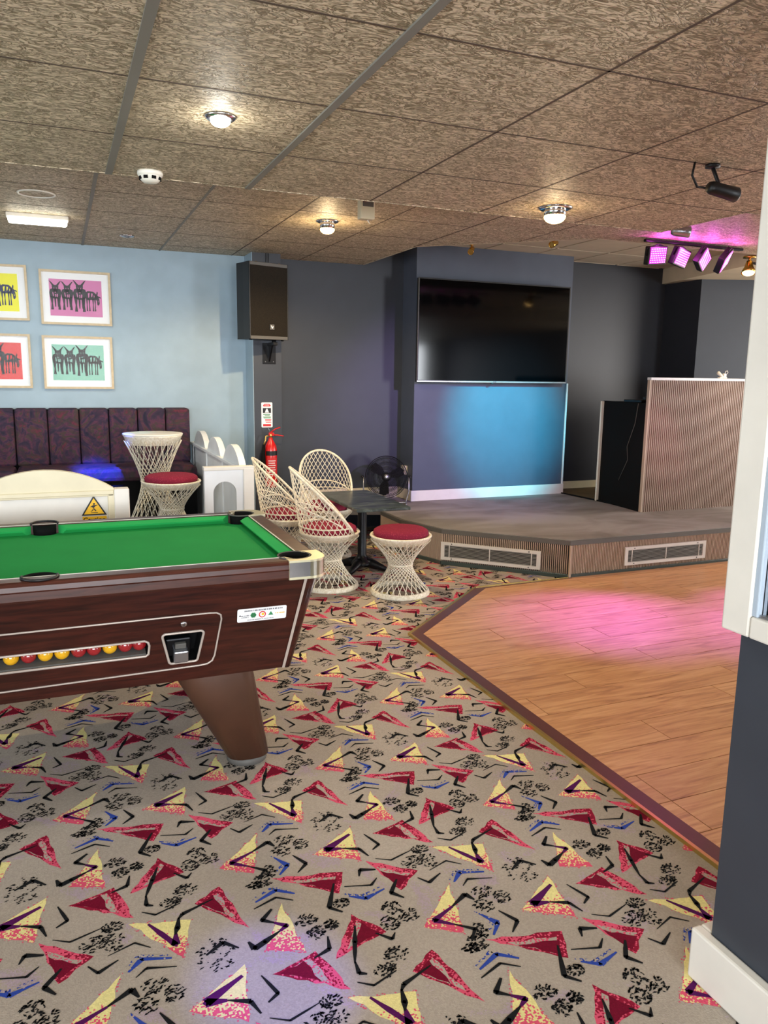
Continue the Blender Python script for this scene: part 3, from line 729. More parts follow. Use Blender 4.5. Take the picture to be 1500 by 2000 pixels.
vent(f2, .51, 1.33, .06, .205, 'white louvred air vent in the stage front facing the dance floor')

# ---- raised seating platform on the left
pf = ob('platform', None, kind='structure')
MB().prism([(-4.9, YB), (-4.9, 4.22), (.34, 4.22), (.34, 4.98), (1.15, 4.98), (1.15, YB)], 0, .28).build('platform_base', M_('black_matt'), pf)
MB().prism([(-4.9, YB), (-4.9, 4.22), (.34, 4.22), (.34, 4.98), (1.15, 4.98), (1.15, YB)], .28, .29).build('platform_covering', M_('rug_grey'), pf)

# ================================================================== POOL TABLE
def pool_table():
    t = thing('pool_table', 'dark mahogany coin-operated pool table with green baize and pale corner caps', 'pool table', (-.0925, 3.21, .002))
    HX, HY, ZT = .9775, .55, .82
    o = lambda mb, n, m, **k: mb.build(n, m, t, **k)
    pr_ = .058                                                   # pocket radius
    ix, iy = HX-.08, HY-.075                                     # inner line of the rails
    # bed with notched corners and middle pockets
    out = []
    def notch(cx, cy, a0, a1, r=pr_): out.extend(arc(cx, cy, r, a0, a1, 8))
    bx, by = ix+.002, iy+.002
    out = arc(ix-.012, -iy+.012, pr_, 180+60, 30, 10)            # near right (concave)
    out = [(ix-.012+pr_*math.cos(math.radians(a)), -iy+.012+pr_*math.sin(math.radians(a))) for a in (235, 205, 175, 145, 135, 125, 95, 65, 35)]
    def cor(sx, sy, rev):
        pts = [((ix-.022)*sx+.062*math.cos(math.radians(a))*sx, (iy-.010)*sy+.062*math.sin(math.radians(a))*sy) for a in (305, 275, 245, 225, 205, 175, 145)]
        return pts[::-1] if rev else pts
    def mid(sy, rev):
        pts = [(pr_*.9*math.cos(math.radians(a)), iy*sy+.0*sy+pr_*.9*math.sin(math.radians(a))*sy) for a in (350, 320, 295, 270, 245, 220, 190)]
        return pts[::-1] if rev else pts
    outl = mid(-1, True)+cor(1, -1, True)+cor(1, 1, False)+mid(1, False)+cor(-1, 1, True)+cor(-1, -1, False)
    o(MB().prism(outl, ZT-.06, ZT-.038), 'bed_cloth', M_('baize'))
    o(MB().box((-ix-.01, -iy-.01, ZT-.11), (ix+.01, iy+.01, ZT-.085)), 'slate', M_('black_matt'))
    # cushions
    def cushion(a, b, inn):        # a,b along rail line; inn = inward unit
        a = Vector(a); b = Vector(b); inn = Vector(inn); d = (b-a).normalized(); w_ = .046
        prof = [(0, ZT-.002), (.018, ZT-.002), (w_, ZT-.012), (w_-.004, ZT-.020), (.022, ZT-.038), (0, ZT-.038)]
        vs = []
        for p, s_ in ((a, 1), (b, -1)):
            for k, z in prof: q = p+inn*k+d*(k*.75*s_); vs.append((q.x, q.y, z))
        n = len(prof); MB().add(vs, [tuple(range(n)), tuple(range(n, 2*n))[::-1]]+[(i, n+i, n+(i+1) % n, (i+1) % n) for i in range(n)]).build('cushion', M_('baize_light'), t)
    g, gm = .082, .056
    for sy in (-1, 1):
        cushion((-ix+g, sy*iy, 0), (-gm, sy*iy, 0), (0, -sy, 0)); cushion((gm, sy*iy, 0), (ix-g, sy*iy, 0), (0, -sy, 0))
    for sx in (-1, 1): cushion((sx*ix, -iy+.07, 0), (sx*ix, iy-.07, 0), (-sx, 0, 0))
    # rails : profile with rounded outer edge
    def rail(a, b, outw, w_, notch=None):
        a = Vector(a); b = Vector(b); outw = Vector(outw)
        prof = [(0, ZT-.04), (0, ZT+.002), (w_-.016, ZT+.003), (w_-.006, ZT-.001), (w_, ZT-.010), (w_+.002, ZT-.026), (w_-.003, ZT-.032), (w_-.002, ZT-.058), (w_-.010, ZT-.066), (w_-.03, ZT-.068), (w_-.03, ZT-.04)]
        vs = []
        for p in (a, b):
            for k, z in prof: q = p+outw*k; vs.append((q.x, q.y, z))
        n = len(prof); mb = MB(); mb.add(vs, [tuple(range(n)), tuple(range(n, 2*n))[::-1]]+[(i, n+i, n+(i+1) % n, (i+1) % n) for i in range(n)])
        r = mb.build('rail', M_('mahogany_rail'), t)
        MB().box(tuple(min(a[i], (b+outw*.005)[i]) for i in range(2))+(ZT+.0025,), tuple(max(a[i], (b+outw*.005)[i]) for i in range(2))+(ZT+.0042,)).build('rail_line', M_('white_gloss'), r)
    for sy in (-1, 1): rail((-HX+.14, sy*iy, 0), (HX-.14, sy*iy, 0), (0, sy, 0), HY-iy)
    for sx in (-1, 1): rail((sx*ix, -HY+.14, 0), (sx*ix, HY-.14, 0), (sx, 0, 0), HX-ix)
    # corner caps and pockets
    for sx in (-1, 1):
        for sy in (-1, 1):
            pc = (sx*(ix-.022), sy*(iy-.010))
            q = [(HX+.004-.07+.074*math.cos(math.radians(a)), HY+.004-.07+.074*math.sin(math.radians(a))) for a in range(0, 91, 10)]
            P = [(HX+.004, HY-.145)]+q+[(HX-.145, HY+.004), (HX-.145, iy+.004)]
            P += [(ix-.022+.066*math.cos(math.radians(a)), iy-.010+.066*math.sin(math.radians(a))) for a in range(100, -11, -10)]
            P += [(ix+.004, HY-.145)]
            P = [(x*sx, y*sy) for x, y in P]
            o(MB().prism(P, ZT-.066, ZT+.006), 'corner_cap', M_('cap_brass'))
            band_ = [((HX+.008-.07)*1+.07*0+.074*math.cos(math.radians(a)), HY+.008-.07+.074*math.sin(math.radians(a))) for a in range(0, 91, 10)]
            pts = [(HX+.008, HY-.145)]+[(HX+.008-.074+.074*math.cos(math.radians(a)), HY+.008-.074+.074*math.sin(math.radians(a))) for a in range(0, 91, 10)]+[(HX-.145, HY+.008)]
            mb = MB(); n = len(pts)
            vs = [(x*sx, y*sy, z) for z in (ZT-.056, ZT-.012, ZT-.002) for x, y in [(px, py) for px, py in pts]]
            mb.add(vs, [(j*n+i, j*n+i+1, (j+1)*n+i+1, (j+1)*n+i) for j in range(2) for i in range(n-1)]); o(mb, 'corner_cap_band', M_('chrome'), label='polished chrome band round the corner cap')
            mb = smooth(); mb.lathe([(.064, ZT+.007), (.055, ZT+.004), (.052, ZT-.012), (.050, ZT-.05), (.0, ZT-.055)], 24, (pc[0], pc[1], 0)); o(mb, 'pocket', M_('black_matt'))
            o(smooth().torus((pc[0], pc[1], ZT+.004), .061, .003, 24, 6), 'pocket_liner', M_('edge_grey'))
    for sy in (-1, 1):
        mb = smooth(); mb.lathe([(.056, ZT+.006), (.050, ZT+.003), (.049, ZT-.02), (.048, ZT-.05), (0, ZT-.055)], 24, (0, sy*(iy+.012), 0)); o(mb, 'pocket', M_('black_matt'))
        pts = [(.056*math.cos(math.radians(a)), sy*(iy+.012)+.056*math.sin(math.radians(a))*sy, ZT+.006) for a in range(-15, 196, 15)]
        o(smooth().tube(pts, .005, 6), 'pocket_liner', M_('black'))
    # cabinet : tapered, front with openings for the ball window and the coin slot
    X0, X1, xb = -.94+.0925-.0925, .9375, .86                    # half widths at top / bottom
    A_ = Vector((0, -.51, .755)); vv = Vector((0, .09, -.385)).normalized(); VL = .3954
    nrm = Vector((0, -.385, -.09)).normalized()
    def FM(off=0): # local (u, v down slope) -> table space
        return Matrix(((1, 0, nrm.x, 0+nrm.x*off), (0, vv.y, nrm.y, A_.y+nrm.y*off), (0, vv.z, nrm.z, A_.z+nrm.z*off), (0, 0, 0, 1)))
    sh = .0925                                                    # world X -> table X
    win = [(-.86, .205), (.239+sh, .216), (.249+sh, .232), (.236+sh, .270), (-.86, .262)]
    win = [(-.86, .206), (.325, .206), (.337, .214), (.341, .228), (.338, .262), (.328, .270), (-.86, .270)]
    mech = [(.294+sh, .188), (.440+sh, .188), (.418+sh, .315), (.316+sh, .315)]
    mb = MB(); mb.poly([(-.94, 0), (.94, 0), (.86, VL), (-.86, VL)], 0, [win, mech], False, FM()); 
    TL, TR = .94, .51; BLx, BRy = .86, .42
    def q(x, y, z): return (x, y, z)
    Z1, Z0 = .755, .37
    mb.add([q(-TL, TR, Z1), q(TL, TR, Z1), q(BLx, BRy, Z0), q(-BLx, BRy, Z0)], [(0, 1, 2, 3)])
    for s_ in (-1, 1): mb.add([q(s_*TL, -TR, Z1), q(s_*TL, TR, Z1), q(s_*BLx, BRy, Z0), q(s_*BLx, -BRy, Z0)], [(0, 1, 2, 3)])
    mb.add([q(-BLx, -BRy, Z0), q(BLx, -BRy, Z0), q(BLx, BRy, Z0), q(-BLx, BRy, Z0)], [(0, 1, 2, 3)])
    mb.add([q(-TL, -TR, Z1), q(TL, -TR, Z1), q(TL, TR, Z1), q(-TL, TR, Z1)], [(0, 1, 2, 3)])
    o(mb, 'cabinet', M_('mahogany'))
    def recess(P, depth, name, m):
        mb = MB(); n = len(P); F = FM(); vs = [F @ Vector((x, y, 0)) for x, y in P]+[F @ Vector((x, y, -depth)) for x, y in P]
        mb.add(vs, [(i, (i+1) % n, n+(i+1) % n, n+i) for i in range(n)]); mb.poly(P, -depth, M=F); return o(mb, name, m)
    recess(win, .075, 'ball_tray', M_('black_matt')); mechbox = recess(mech, .08, 'coin_recess', M_('black_matt'))
    F = FM()
    def outl_t(P, r, m, name='trim', closed=True, off=.002):
        return o(smooth().tube([F @ Vector((x, y, off)) for x, y in P], r, 6, closed=closed), name, m)
    outl_t([(-.86, .206), (.325, .206), (.337, .214), (.341, .228), (.338, .262), (.328, .270), (-.86, .270)], .0045, M_('trim_silver'), 'window_trim')
    m2 = arc(.294+sh+.012, .200, .012, 180, 270, 4)+arc(.440+sh-.012, .200, .012, 270, 360, 4)+arc(.418+sh-.010, .303, .012, 0, 90, 4)+arc(.316+sh+.012, .303, .012, 90, 180, 4)
    outl_t(m2, .0048, M_('trim_silver'), 'coin_trim')
    outl_t([(-.90, .124), (.55, .118), (.578, .120), (.593, .130), (.596, .148), (.574, .300), (.566, .322), (.548, .334), (.52, .337), (-.86, .354)], .0035, M_('trim_silver'), 'panel_trim')
    o(MB().box((-.86, .262, -.004), (.33, .272, -.070), F), 'ball_ledge', M_('edge_grey'))
    # coin mechanism
    o(MB().bbox((.40, .225, -.06), (.49, .30, -.02), .006, F), 'coin_mechanism', M_('black_metal'))
    k = o(MB().bbox((.425, .262, -.03), (.478, .312, .012), .006, F), 'coin_slide', M_('steel')); 
    MB().bbox((.432, .24, -.03), (.472, .262, -.006), .003, F).build('coin_plate', M_('edge_grey'), k)
    lk = o(smooth().lathe([(.0, .006), (.007, .006), (.011, .004), (.012, 0)], 20, (.369+sh, .154, 0), F), 'lock', M_('chrome'))
    MB().box((.369+sh-.0012, .149, .006), (.369+sh+.0012, .159, .0068), F).build('keyhole', M_('black'), lk)
    # sticker
    stx = o(MB().prism(rrect(.562+sh, .118, .748+sh, .173, .006), 0, .0012, M=F), 'sticker', M_('paper'))
    def dots(mb, x0, x1, y, h, seed):
        r = random.Random(seed); x = x0
        while x < x1: w_ = r.uniform(.002, .005); mb.box((x, y-h/2*r.uniform(.6, 1), .0012), (min(x+w_, x1), y+h/2, .0016), F); x += w_+r.choice([.0008, .0008, .003])
    mb = MB(); dots(mb, .588+sh, .735+sh, .127, .006, 1); dots(mb, .60+sh, .70+sh, .166, .003, 2); mb.build('print_line', M_('grey_print'), stx, kind='stuff')
    mb = MB(); dots(mb, .576+sh, .606+sh, .147, .004, 3); dots(mb, .576+sh, .604+sh, .154, .003, 4); mb.build('print_line', M_('grey_print'), stx, kind='stuff')
    mb = MB(); dots(mb, .705+sh, .742+sh, .147, .004, 5); mb.build('print_line', M_('yellow_sign'), stx, kind='stuff')
    def disc(mb, cx, cy, r, z, n=14, z0=.0012): mb.prism([(cx+r*math.cos(2*PI*i/n), cy+r*math.sin(2*PI*i/n)) for i in range(n)], z0, z, M=F)
    mb = MB()
    for a in range(6): disc(mb, .622+sh+.006*math.cos(a*PI/3), .147+.006*math.sin(a*PI/3), .0055, .0017, 8)
    mb.build('emblem', M_('green_print'), stx, label='round green rosette emblem')
    mb = MB(); disc(mb, .656+sh, .147, .0135, .0016, 20); mb.build('emblem', M_('red_print'), stx, label='round red ring emblem')
    mb = MB(); disc(mb, .656+sh, .147, .0095, .0018, 20); mb.build('emblem_centre', M_('paper'), stx)
    mb = MB(); disc(mb, .658+sh, .146, .0055, .0020, 12); mb.build('emblem_mark', M_('yellow_sign'), stx)
    mb = MB(); disc(mb, .688+sh, .147, .012, .0016, 20); mb.build('emblem', M_('paper'), stx)
    mb = MB(); mb.prism([(.688+sh-.010, .153), (.688+sh+.010, .153), (.688+sh, .137)], .0012, .0019, M=F); mb.build('emblem', M_('green_print'), stx, label='small green tree emblem')
    mb = MB(); mb.prism([(.572+sh-.004, .148), (.572+sh+.004, .148), (.572+sh, .141)], .0012, .0017, M=F); mb.build('emblem', M_('ink'), stx)
    # silver corner strips
    for s_ in (-1, 1):
        mb = MB(); mb.add([F @ Vector((s_*.916, 0, .004)), F @ Vector((s_*.905, 0, .004)), F @ Vector((s_*.836, VL, .004)), F @ Vector((s_*.847, VL, .004))], [(0, 1, 2, 3)])
        mb.add([F @ Vector((s_*.916, 0, -.001)), F @ Vector((s_*.905, 0, -.001)), F @ Vector((s_*.836, VL, -.001)), F @ Vector((s_*.847, VL, -.001))], [(3, 2, 1, 0)])
        o(mb, 'corner_strip', M_('trim_silver'))
        for sy in (-1, 1):
            mb = smooth(); pts = [Vector((s_*.932, sy*.482, .755)), Vector((s_*.852, sy*.393, .372))]; mb.tube(pts, [.028, .026], 14); o(mb, 'corner_post', M_('mahogany'))
    # legs
    for sx in (-1, 1):
        for sy in (-1, 1):
            tx, ty = sx*.585, sy*.30; fx, fy = sx*.700, sy*.385; mb = smooth(); vs = []; n = 24
            for k_, (z, cx, cy, rx, ry) in enumerate([(.385, tx, ty, .155, .12), (.37, tx, ty, .155, .12), (.03, fx, fy, .082, .078), (.03, fx, fy, 0, 0)]):
                for i in range(n):
                    a = 2*PI*i/n; ca, sa = math.cos(a), math.sin(a); e = .75
                    vs.append((cx+rx*math.copysign(abs(ca)**e, ca), cy+ry*math.copysign(abs(sa)**e, sa), z))
            mb.add(vs, [(j*n+i, j*n+(i+1) % n, (j+1)*n+(i+1) % n, (j+1)*n+i) for j in range(3) for i in range(n)])
            lg = o(mb, 'leg', M_('leg_brown'))
            smooth().lathe([(0, .03), (.07, .03), (.075, .024), (.078, .004), (.07, 0)], 24, (fx, fy, 0)).build('foot', M_('edge_grey'), lg)
    o(MB().bbox((-.45, -.32, .33), (.25, .32, .37), .01), 'underframe', M_('black_matt'))
    return t, F
pt, PF = pool_table()
bls = [(-.2, 'yellow', 'yellow pool ball in the table return, nearest the left picture edge'), (-.146, 'red', 'leftmost red pool ball in the table ball return'),
       (-.093, 'yellow', 'yellow pool ball just right of the leftmost red ball'), (-.04, 'yellow', 'second of two touching yellow balls, left of a red pair'),
       (.014, 'red', 'left one of the red pair in mid ball return'), (.064, 'red', 'right one of the red pair in mid ball return'),
       (.117, 'yellow', 'lone yellow pool ball between red ones near the window end'), (.169, 'red', 'last but one red ball at the right end of the ball return'), (.217, 'red', 'rightmost red pool ball at the end of the ball return')]
for x, c, l in bls:
    p = PF @ Vector((x+.0925, .262-.0255, -.034)); p = Vector((p.x-.0925, p.y+3.21, p.z+.0035))
    b = MB(); b = smooth().sphere((0, 0, 0), .0255, 24).build('pool_ball', M_('ball_'+c), None, p); tag(b, l, 'ball', 'pool balls in the table return')

# ================================================================== WICKER STOOLS, TABLE, CHAIRS
def base_parts(t, H, R, Rw, wb=.03, N=26, seat=True, topband=.05, Rb=None):
    Rb = Rb or R*.97
    # hourglass latticework
    def prof(s_):      # s in 0..1
        k = abs(2*s_-1); r0 = Rb if s_ < .5 else R
        return Rw+(r0-Rw)*k**1.45
    d = math.radians(66)
    mb = smooth(); z0, z1 = .02, H-topband*.6
    for sg in (-1, 1):
        for i in range(N):
            a0 = 2*PI*i/N; pts = []
            for j in range(11):
                s_ = j/10; a = a0+sg*d*math.atan(2.6*(2*s_-1))/math.atan(2.6); r = prof(s_); pts.append((r*math.cos(a), r*math.sin(a), z0+(z1-z0)*s_))
            mb.tube(pts, .0032, 4, cap=False)
    mb.build('lattice', M_('wicker'), t, kind='stuff')
    smooth().lathe([(Rb-.012, .034), (Rb-.004, .036), (Rb+.001, .030), (Rb+.008, .008), (Rb+.006, 0), (Rb-.008, 0), (Rb-.008, .02), (Rb-.012, .034)], 40).build('base_ring', M_('wicker'), t)
    smooth().torus((0, 0, H*.5), Rw+.002, .006, 32, 6).build('waist_ring', M_('wicker'), t)
    smooth().lathe([(R-.032, H-topband), (R-.022, H-topband+.002), (R+.001, H-.012), (R+.008, H-.004), (R+.004, H+.004), (R-.012, H+.002), (R-.016, H-.008), (R-.032, H-topband)], 44).build('top_ring', M_('wicker'), t)
    if seat:
        smooth().lathe([(0, H+.052), (R*.5, H+.051), (R*.80, H+.045), (R*.90, H+.032), (R*.925, H+.016), (R*.90, H+.0), (R*.85, H-.008), (0, H-.008)], 40).build('seat_cushion', M_('seat_crimson'), t)
def stool(loc, label, rz=0):
    t = thing('wicker_stool', label, 'stool', loc, rz, 'white hourglass wicker stools'); base_parts(t, .415, .208, .082); return t
stool((2.125, 4.775, .002), 'white lattice stool with crimson seat standing alone before the stage', .3)
stool((.73, 5.83, .293), 'white lattice stool with crimson seat up on the platform behind the pool table', 1.0)
t = thing('wicker_table', 'round white hourglass wicker side table in front of the purple bench', 'side table', (.655, 6.255, .293))
base_parts(t, .725, .217, .10, N=24, seat=False, topband=.075)
smooth().lathe([(0, .737), (.20, .737), (.224, .736), (.228, .731), (.224, .724), (0, .722)], 44).build('table_top', M_('white_gloss'), t)

def chair(loc, rz, label):
    t = thing('wicker_chair', label, 'chair', loc, rz, 'white lattice tub chairs round the dark table')
    H, R = .405, .21; base_parts(t, H, R, .085)
    xf, HB = .155, .452
    def edge(th): x = R*math.cos(th); return HB*max(0, (x+xf)/(R+xf))**.78
    def P(th, h):
        k = 1+.0*h; return Vector((R*math.cos(th)*(1-.05*h)+.16*h, R*math.sin(th)*(1+.12*min(h, .12)), H+h))
    thm = math.acos(-xf/R)
    pts = [P(-thm+2*thm*i/48, edge(-thm+2*thm*i/48)) for i in range(49)]
    smooth().tube(pts, .0095, 8).build('back_rim', M_('wicker'), t)
    mb = smooth()
    N = 40
    for sg in (-1, 1):
        for i in range(N):
            th0 = -thm-1.2+(2*thm+2.4)*i/(N-1); pp = []
            for j in range(60):
                h = j*.0085; th = th0+sg*h*3.0
                if abs(th) > thm: 
                    if pp: break
                    continue
                if h > edge(th): break
                pp.append(P(th, h))
            if len(pp) > 3: mb.tube(pp, .0030, 4, cap=False)
    mb.build('back_lattice', M_('wicker'), t, kind='stuff')
    smooth().tube([P(-thm*.93+2*thm*.93*i/36, .045) for i in range(37)], .0052, 6).build('back_band', M_('wicker'), t)
    rib = []
    for i in range(33):
        th = -thm*.82+2*thm*.82*i/32; rib.append(P(th, .05+.15*math.cos(th/(thm*.82)*PI/2)**.8))
    smooth().tube(rib, .0055, 6).build('back_rib', M_('wicker'), t)
    rib = []
    for i in range(33):
        th = -thm*.6+2*thm*.6*i/32; rib.append(P(th, .14+.0*th))
    smooth().tube(rib, .0040, 6).build('back_rib', M_('wicker'), t)
    return t
chair((1.715, 5.10, .002), math.radians(168), 'nearest white lattice tub chair, seen from its side beside the pool table corner')
chair((1.60, 5.74, .002), math.radians(164), 'left rear white lattice tub chair, in front of the fire extinguisher')
chair((2.00, 6.02, .002), math.radians(84), 'rear white lattice tub chair whose round back faces the camera')

t = thing('pedestal_table', 'low rectangular dark marble table on a black cast iron pedestal', 'table', (2.11, 5.48, .002))
MB().bbox((-.21, -.44, .532), (.21, .44, .556), .006).build('table_top', M_('marble'), t)
smooth().lathe([(.035, .53), (.035, .12), (.045, .10), (.075, .075), (.09, .055), (.09, .045), (.0, .045)], 24).build('column', M_('black_metal'), t)
MB().bbox((-.09, -.16, .515), (.09, .16, .532), .004).build('top_plate', M_('black_metal'), t)
for k in range(4):
    a = PI/4+k*PI/2; Mr = Matrix.Rotation(a, 4, 'Z'); mb = smooth()
    mb.tube([Mr @ Vector(p) for p in [(.03, 0, .06), (.10, 0, .05), (.17, 0, .032), (.22, 0, .016)]], [.042, .036, .026, .016], 10)
    mb.build('foot', M_('black_metal'), t)

# ================================================================== FAN, SOCKET
f = thing('floor_fan', 'black drum floor fan on the stage corner beside the chimney breast', 'fan', (2.82, 6.70, .293), 0)
Mf = Matrix.Translation((0, 0, .255)) @ Matrix.Rotation(math.radians(-22), 4, 'Z') @ Matrix.Rotation(math.radians(82), 4, 'X')
R_ = .195
smooth().lathe([(R_, -.045), (R_+.006, -.03), (R_+.006, .03), (R_, .045)], 40, M=Mf).build('drum', M_('black'), f)
mb = smooth()
for i in range(3, 22): mb.torus((0, 0, .045+.018*(1-(i/22)**2)), R_*i/22, .0017, 36, 4, Mf)
for i in range(18):
    a = 2*PI*i/18; mb.tube([Mf @ Vector((R_*k*math.cos(a), R_*k*math.sin(a), .046+.018*(1-k*k))) for k in (.2, .5, .8, 1)], .0012, 4, cap=False)
mb.build('front_grille', M_('black_metal'), f)
mb = smooth()
for i in range(1, 18): mb.torus((0, 0, -.045-.01*(1-(i/18)**2)), R_*i/18, .0020, 30, 4, Mf)
mb.build('rear_grille', M_('black_metal'), f)
smooth().lathe([(0, .072), (.022, .072), (.032, .068), (.034, .06), (.034, .05)], 24, M=Mf).build('hub', M_('black'), f)
smooth().lathe([(0, .0735), (.014, .0735), (.016, .0725), (.016, .071)], 20, M=Mf).build('badge', M_('steel'), f)
smooth().lathe([(0, .02), (.04, .02), (.045, .01), (.045, -.05), (0, -.05)], 20, M=Mf).build('motor', M_('black'), f)
for k in range(3):
    Mb = Mf @ Matrix.Rotation(k*2*PI/3+.4, 4, 'Z') @ Matrix.Rotation(.45, 4, 'X'); mb = smooth()
    mb.prism([(.03, -.02), (.09, -.055), (.165, -.05), (.178, .0), (.15, .05), (.07, .035), (.03, .02)], -.001, .001, M=Mb); mb.build('blade', M_('black_metal'), f)
Mr2 = Matrix.Rotation(math.radians(-22), 4, 'Z')
smooth().tube([Mr2 @ Vector(p) for p in [(-.215, 0, .255), (-.215, 0, .12), (-.19, 0, .012), (0, 0, .008), (.19, 0, .012), (.215, 0, .12), (.215, 0, .255)]], .007, 8).build('stand', M_('steel'), f)
for s_ in (-1, 1):
    smooth().tube([Mr2 @ Vector((s_*.19, -.11, .008)), Mr2 @ Vector((s_*.19, .11, .008))], .007, 8).build('foot_bar', M_('steel'), f)
    smooth().sphere(tuple(Mr2 @ Vector((s_*.225, 0, .255))), .013, 12).build('knob', M_('black'), f)
s = thing('wall_socket', 'cream electrical socket on the dark side of the chimney breast', 'socket', (3.12, 6.92, .58))
MB().bbox((-.03, -.045, -.045), (0, .045, .045), .006).build('back_box', M_('plastic_beige'), s)
MB().bbox((-.036, -.04, -.04), (-.03, .04, .04), .002).build('face_plate', M_('plastic_white'), s)
mb = MB()
for y, z in ((0, .018), (-.012, -.008), (.012, -.008)): mb.box((-.0368, y-.003, z-.005), (-.036, y+.003, z+.005))
mb.build('pin_holes', M_('black'), s)

# ================================================================== EXTINGUISHER + SIGN
e = thing('fire_extinguisher', 'red fire extinguisher with black horn hung on the dark column', 'extinguisher', (1.705, 6.70, .50))
smooth().lathe([(0, 0), (.045, 0), (.052, .008), (.055, .02), (.055, .33), (.048, .37), (.030, .405), (.018, .425), (.016, .44), (0, .44)], 28).build('cylinder', M_('red_ext'), e)
Ml = wallM(0, 0, 0)
smooth().lathe([(.0556, .285), (.0556, .325)], 16, a0=-PI*.85, a1=-PI*.15).build('label_band', M_('black'), e)
for z0, z1, m in ((.255, .275, 'paper'), (.235, .25, 'red_print')):
    pass
lb = smooth().lathe([(.0557, .10), (.0557, .262)], 16, a0=-PI*.80, a1=-PI*.2).build('label', M_('red_print'), e, label='printed red instruction label')
mb = MB()
for i in range(7):
    z = .115+i*.02; a0 = -PI*.72+.02*(i % 3); mb.lathe([(.0561, z), (.0561, z+.007)], 10, a0=a0, a1=-PI*(.32+.04*(i % 2)))
mb.build('print_line', M_('paper'), lb)
smooth().tube([(0, 0, .44), (0, 0, .475)], .014, 10).build('valve', M_('brass'), e)
MB().bbox((-.018, -.012, .455), (.03, .012, .485), .004).build('valve_body', M_('red_ext'), e)
smooth().tube([(.01, 0, .462), (.06, -.004, .462), (.115, -.008, .452)], .006, 6).build('carry_handle', M_('red_ext'), e)
smooth().tube([(.0, 0, .485), (.04, -.004, .515), (.085, -.008, .530)], .006, 6).build('lever', M_('red_ext'), e)
smooth().tube([(-.005, 0, .48), (-.012, 0, .51), (-.022, 0, .52)], .004, 6).build('safety_pin', M_('steel'), e)
smooth().tube([(-.02, 0, .458), (-.045, 0, .452), (-.05, -.01, .42), (-.065, -.015, .38)], .007, 8).build('hose_neck', M_('brass'), e)
smooth().tube([(-.066, -.015, .38), (-.074, -.017, .26), (-.078, -.018, .15)], [.012, .02, .028], 14).build('horn', M_('black_matt'), e)
MB().box((-.02, .056, .30), (.02, .079, .36)).build('wall_bracket', M_('black_metal'), e)
s = thing('extinguisher_sign', 'narrow white and red fire extinguisher notice above the extinguisher', 'sign', (1.693, 6.779, 1.135))
Ms = wallM(0, 0, 0)
MB().prism(rrect(-.05, -.11, .05, .11, .008), 0, .003, M=Ms).build('plate', M_('paper'), s)
MB().prism([(-.03, .075), (.03, .075), (.036, .085), (.02, .098), (-.02, .098), (-.036, .085)], .003, .004, M=Ms).build('red_heading', M_('red_print'), s)
text_mesh('CO2', .02, Ms @ Matrix.Translation((0, .086, .0042)), 'lettering', M_('paper'), s)
MB().box((-.037, .018, .003), (.037, .060, .004), Ms).build('picture_box', M_('black'), s)
mb = MB(); mb.prism([(-.018, .022), (.018, .022), (.010, .04), (.004, .055), (-.004, .055), (-.012, .04)], .004, .005, M=Ms); mb.build('pictogram', M_('paper'), s)
mb = MB()
for y, x0, x1 in ((.005, -.035, .03), (-.006, -.02, .025), (-.018, -.035, .035), (-.026, -.03, .035)): mb.box((x0, y-.003, .003), (x1, y+.003, .004), Ms)
mb.build('green_print', M_('green_print'), s)
mb = MB()
for y, x0, x1 in ((-.042, -.018, .038), (-.052, -.016, .036), (-.064, -.012, .038)): mb.box((x0, y-.003, .003), (x1, y+.003, .004), Ms)
mb.box((-.036, -.100, .003), (.036, -.080, .004), Ms); mb.build('red_print', M_('red_print'), s)

# ================================================================== LOUDSPEAKER
sp = thing('loudspeaker', 'black cabinet loudspeaker mounted high on the column', 'loudspeaker', (1.655, 6.53, 1.78), math.radians(16))
P = [(-.185, 0), (.185, 0), (.178, .10), (.10, .20), (-.178, .215), (-.180, .10)]
P = [(x, y) for x, y in P]
MB().prism(P, 0, .62).build('cabinet', M_('black'), sp)
MB().bbox((-.180, -.012, .028), (.180, .002, .592), .004).build('grille', M_('grille'), sp)
MB().bbox((-.185, -.014, .592), (.185, .0, .62), .004).build('grille_edge', M_('edge_grey'), sp)
MB().bbox((-.185, -.014, .0), (.185, .0, .028), .004).build('grille_edge', M_('edge_grey'), sp)
MB().bbox((-.185, -.016, .0), (-.176, .004, .62), .003).build('side_bar', M_('black'), sp); MB().bbox((.176, -.016, .0), (.185, .004, .62), .003).build('side_bar', M_('black'), sp)
MB().bbox((.00, -.015, .078), (.05, -.012, .128), .002).build('badge_surround', M_('black_matt'), sp)
bd = MB().box((.004, -.0165, .082), (.046, -.015, .124)).build('badge', M_('edge_grey'), sp)
Mb = wallM(.025, -.0166, .103)
MB().prism([(-.014, .012), (-.006, .012), (.0, -.004), (.006, .006), (.014, .006), (.004, -.013), (-.002, -.013)], 0, .001, M=Mb).build('badge_mark', M_('paper'), bd)
mb = smooth()
for x in (-.10, .12): mb.lathe([(0, .626), (.010, .626), (.012, .62)], 12, (x, .02, 0))
mb.build('rigging_points', M_('brass'), sp)
for x, y in ((-.16, .02), (.15, .03)): smooth().lathe([(0, -.008), (.012, -.008), (.014, 0)], 12, (x, y, 0)).build('rubber_foot', M_('black_matt'), sp)
b = thing('speaker_bracket', 'black steel wall bracket with shiny bolts under the loudspeaker', 'bracket', (1.72, 6.779, 1.70))
MB().bbox((-.06, -.006, -.12), (.06, 0, .06), .003).build('wall_plate', M_('black_metal'), b)
MB().bbox((-.02, -.22, .035), (.02, -.006, .06), .004).build('arm', M_('black_metal'), b)
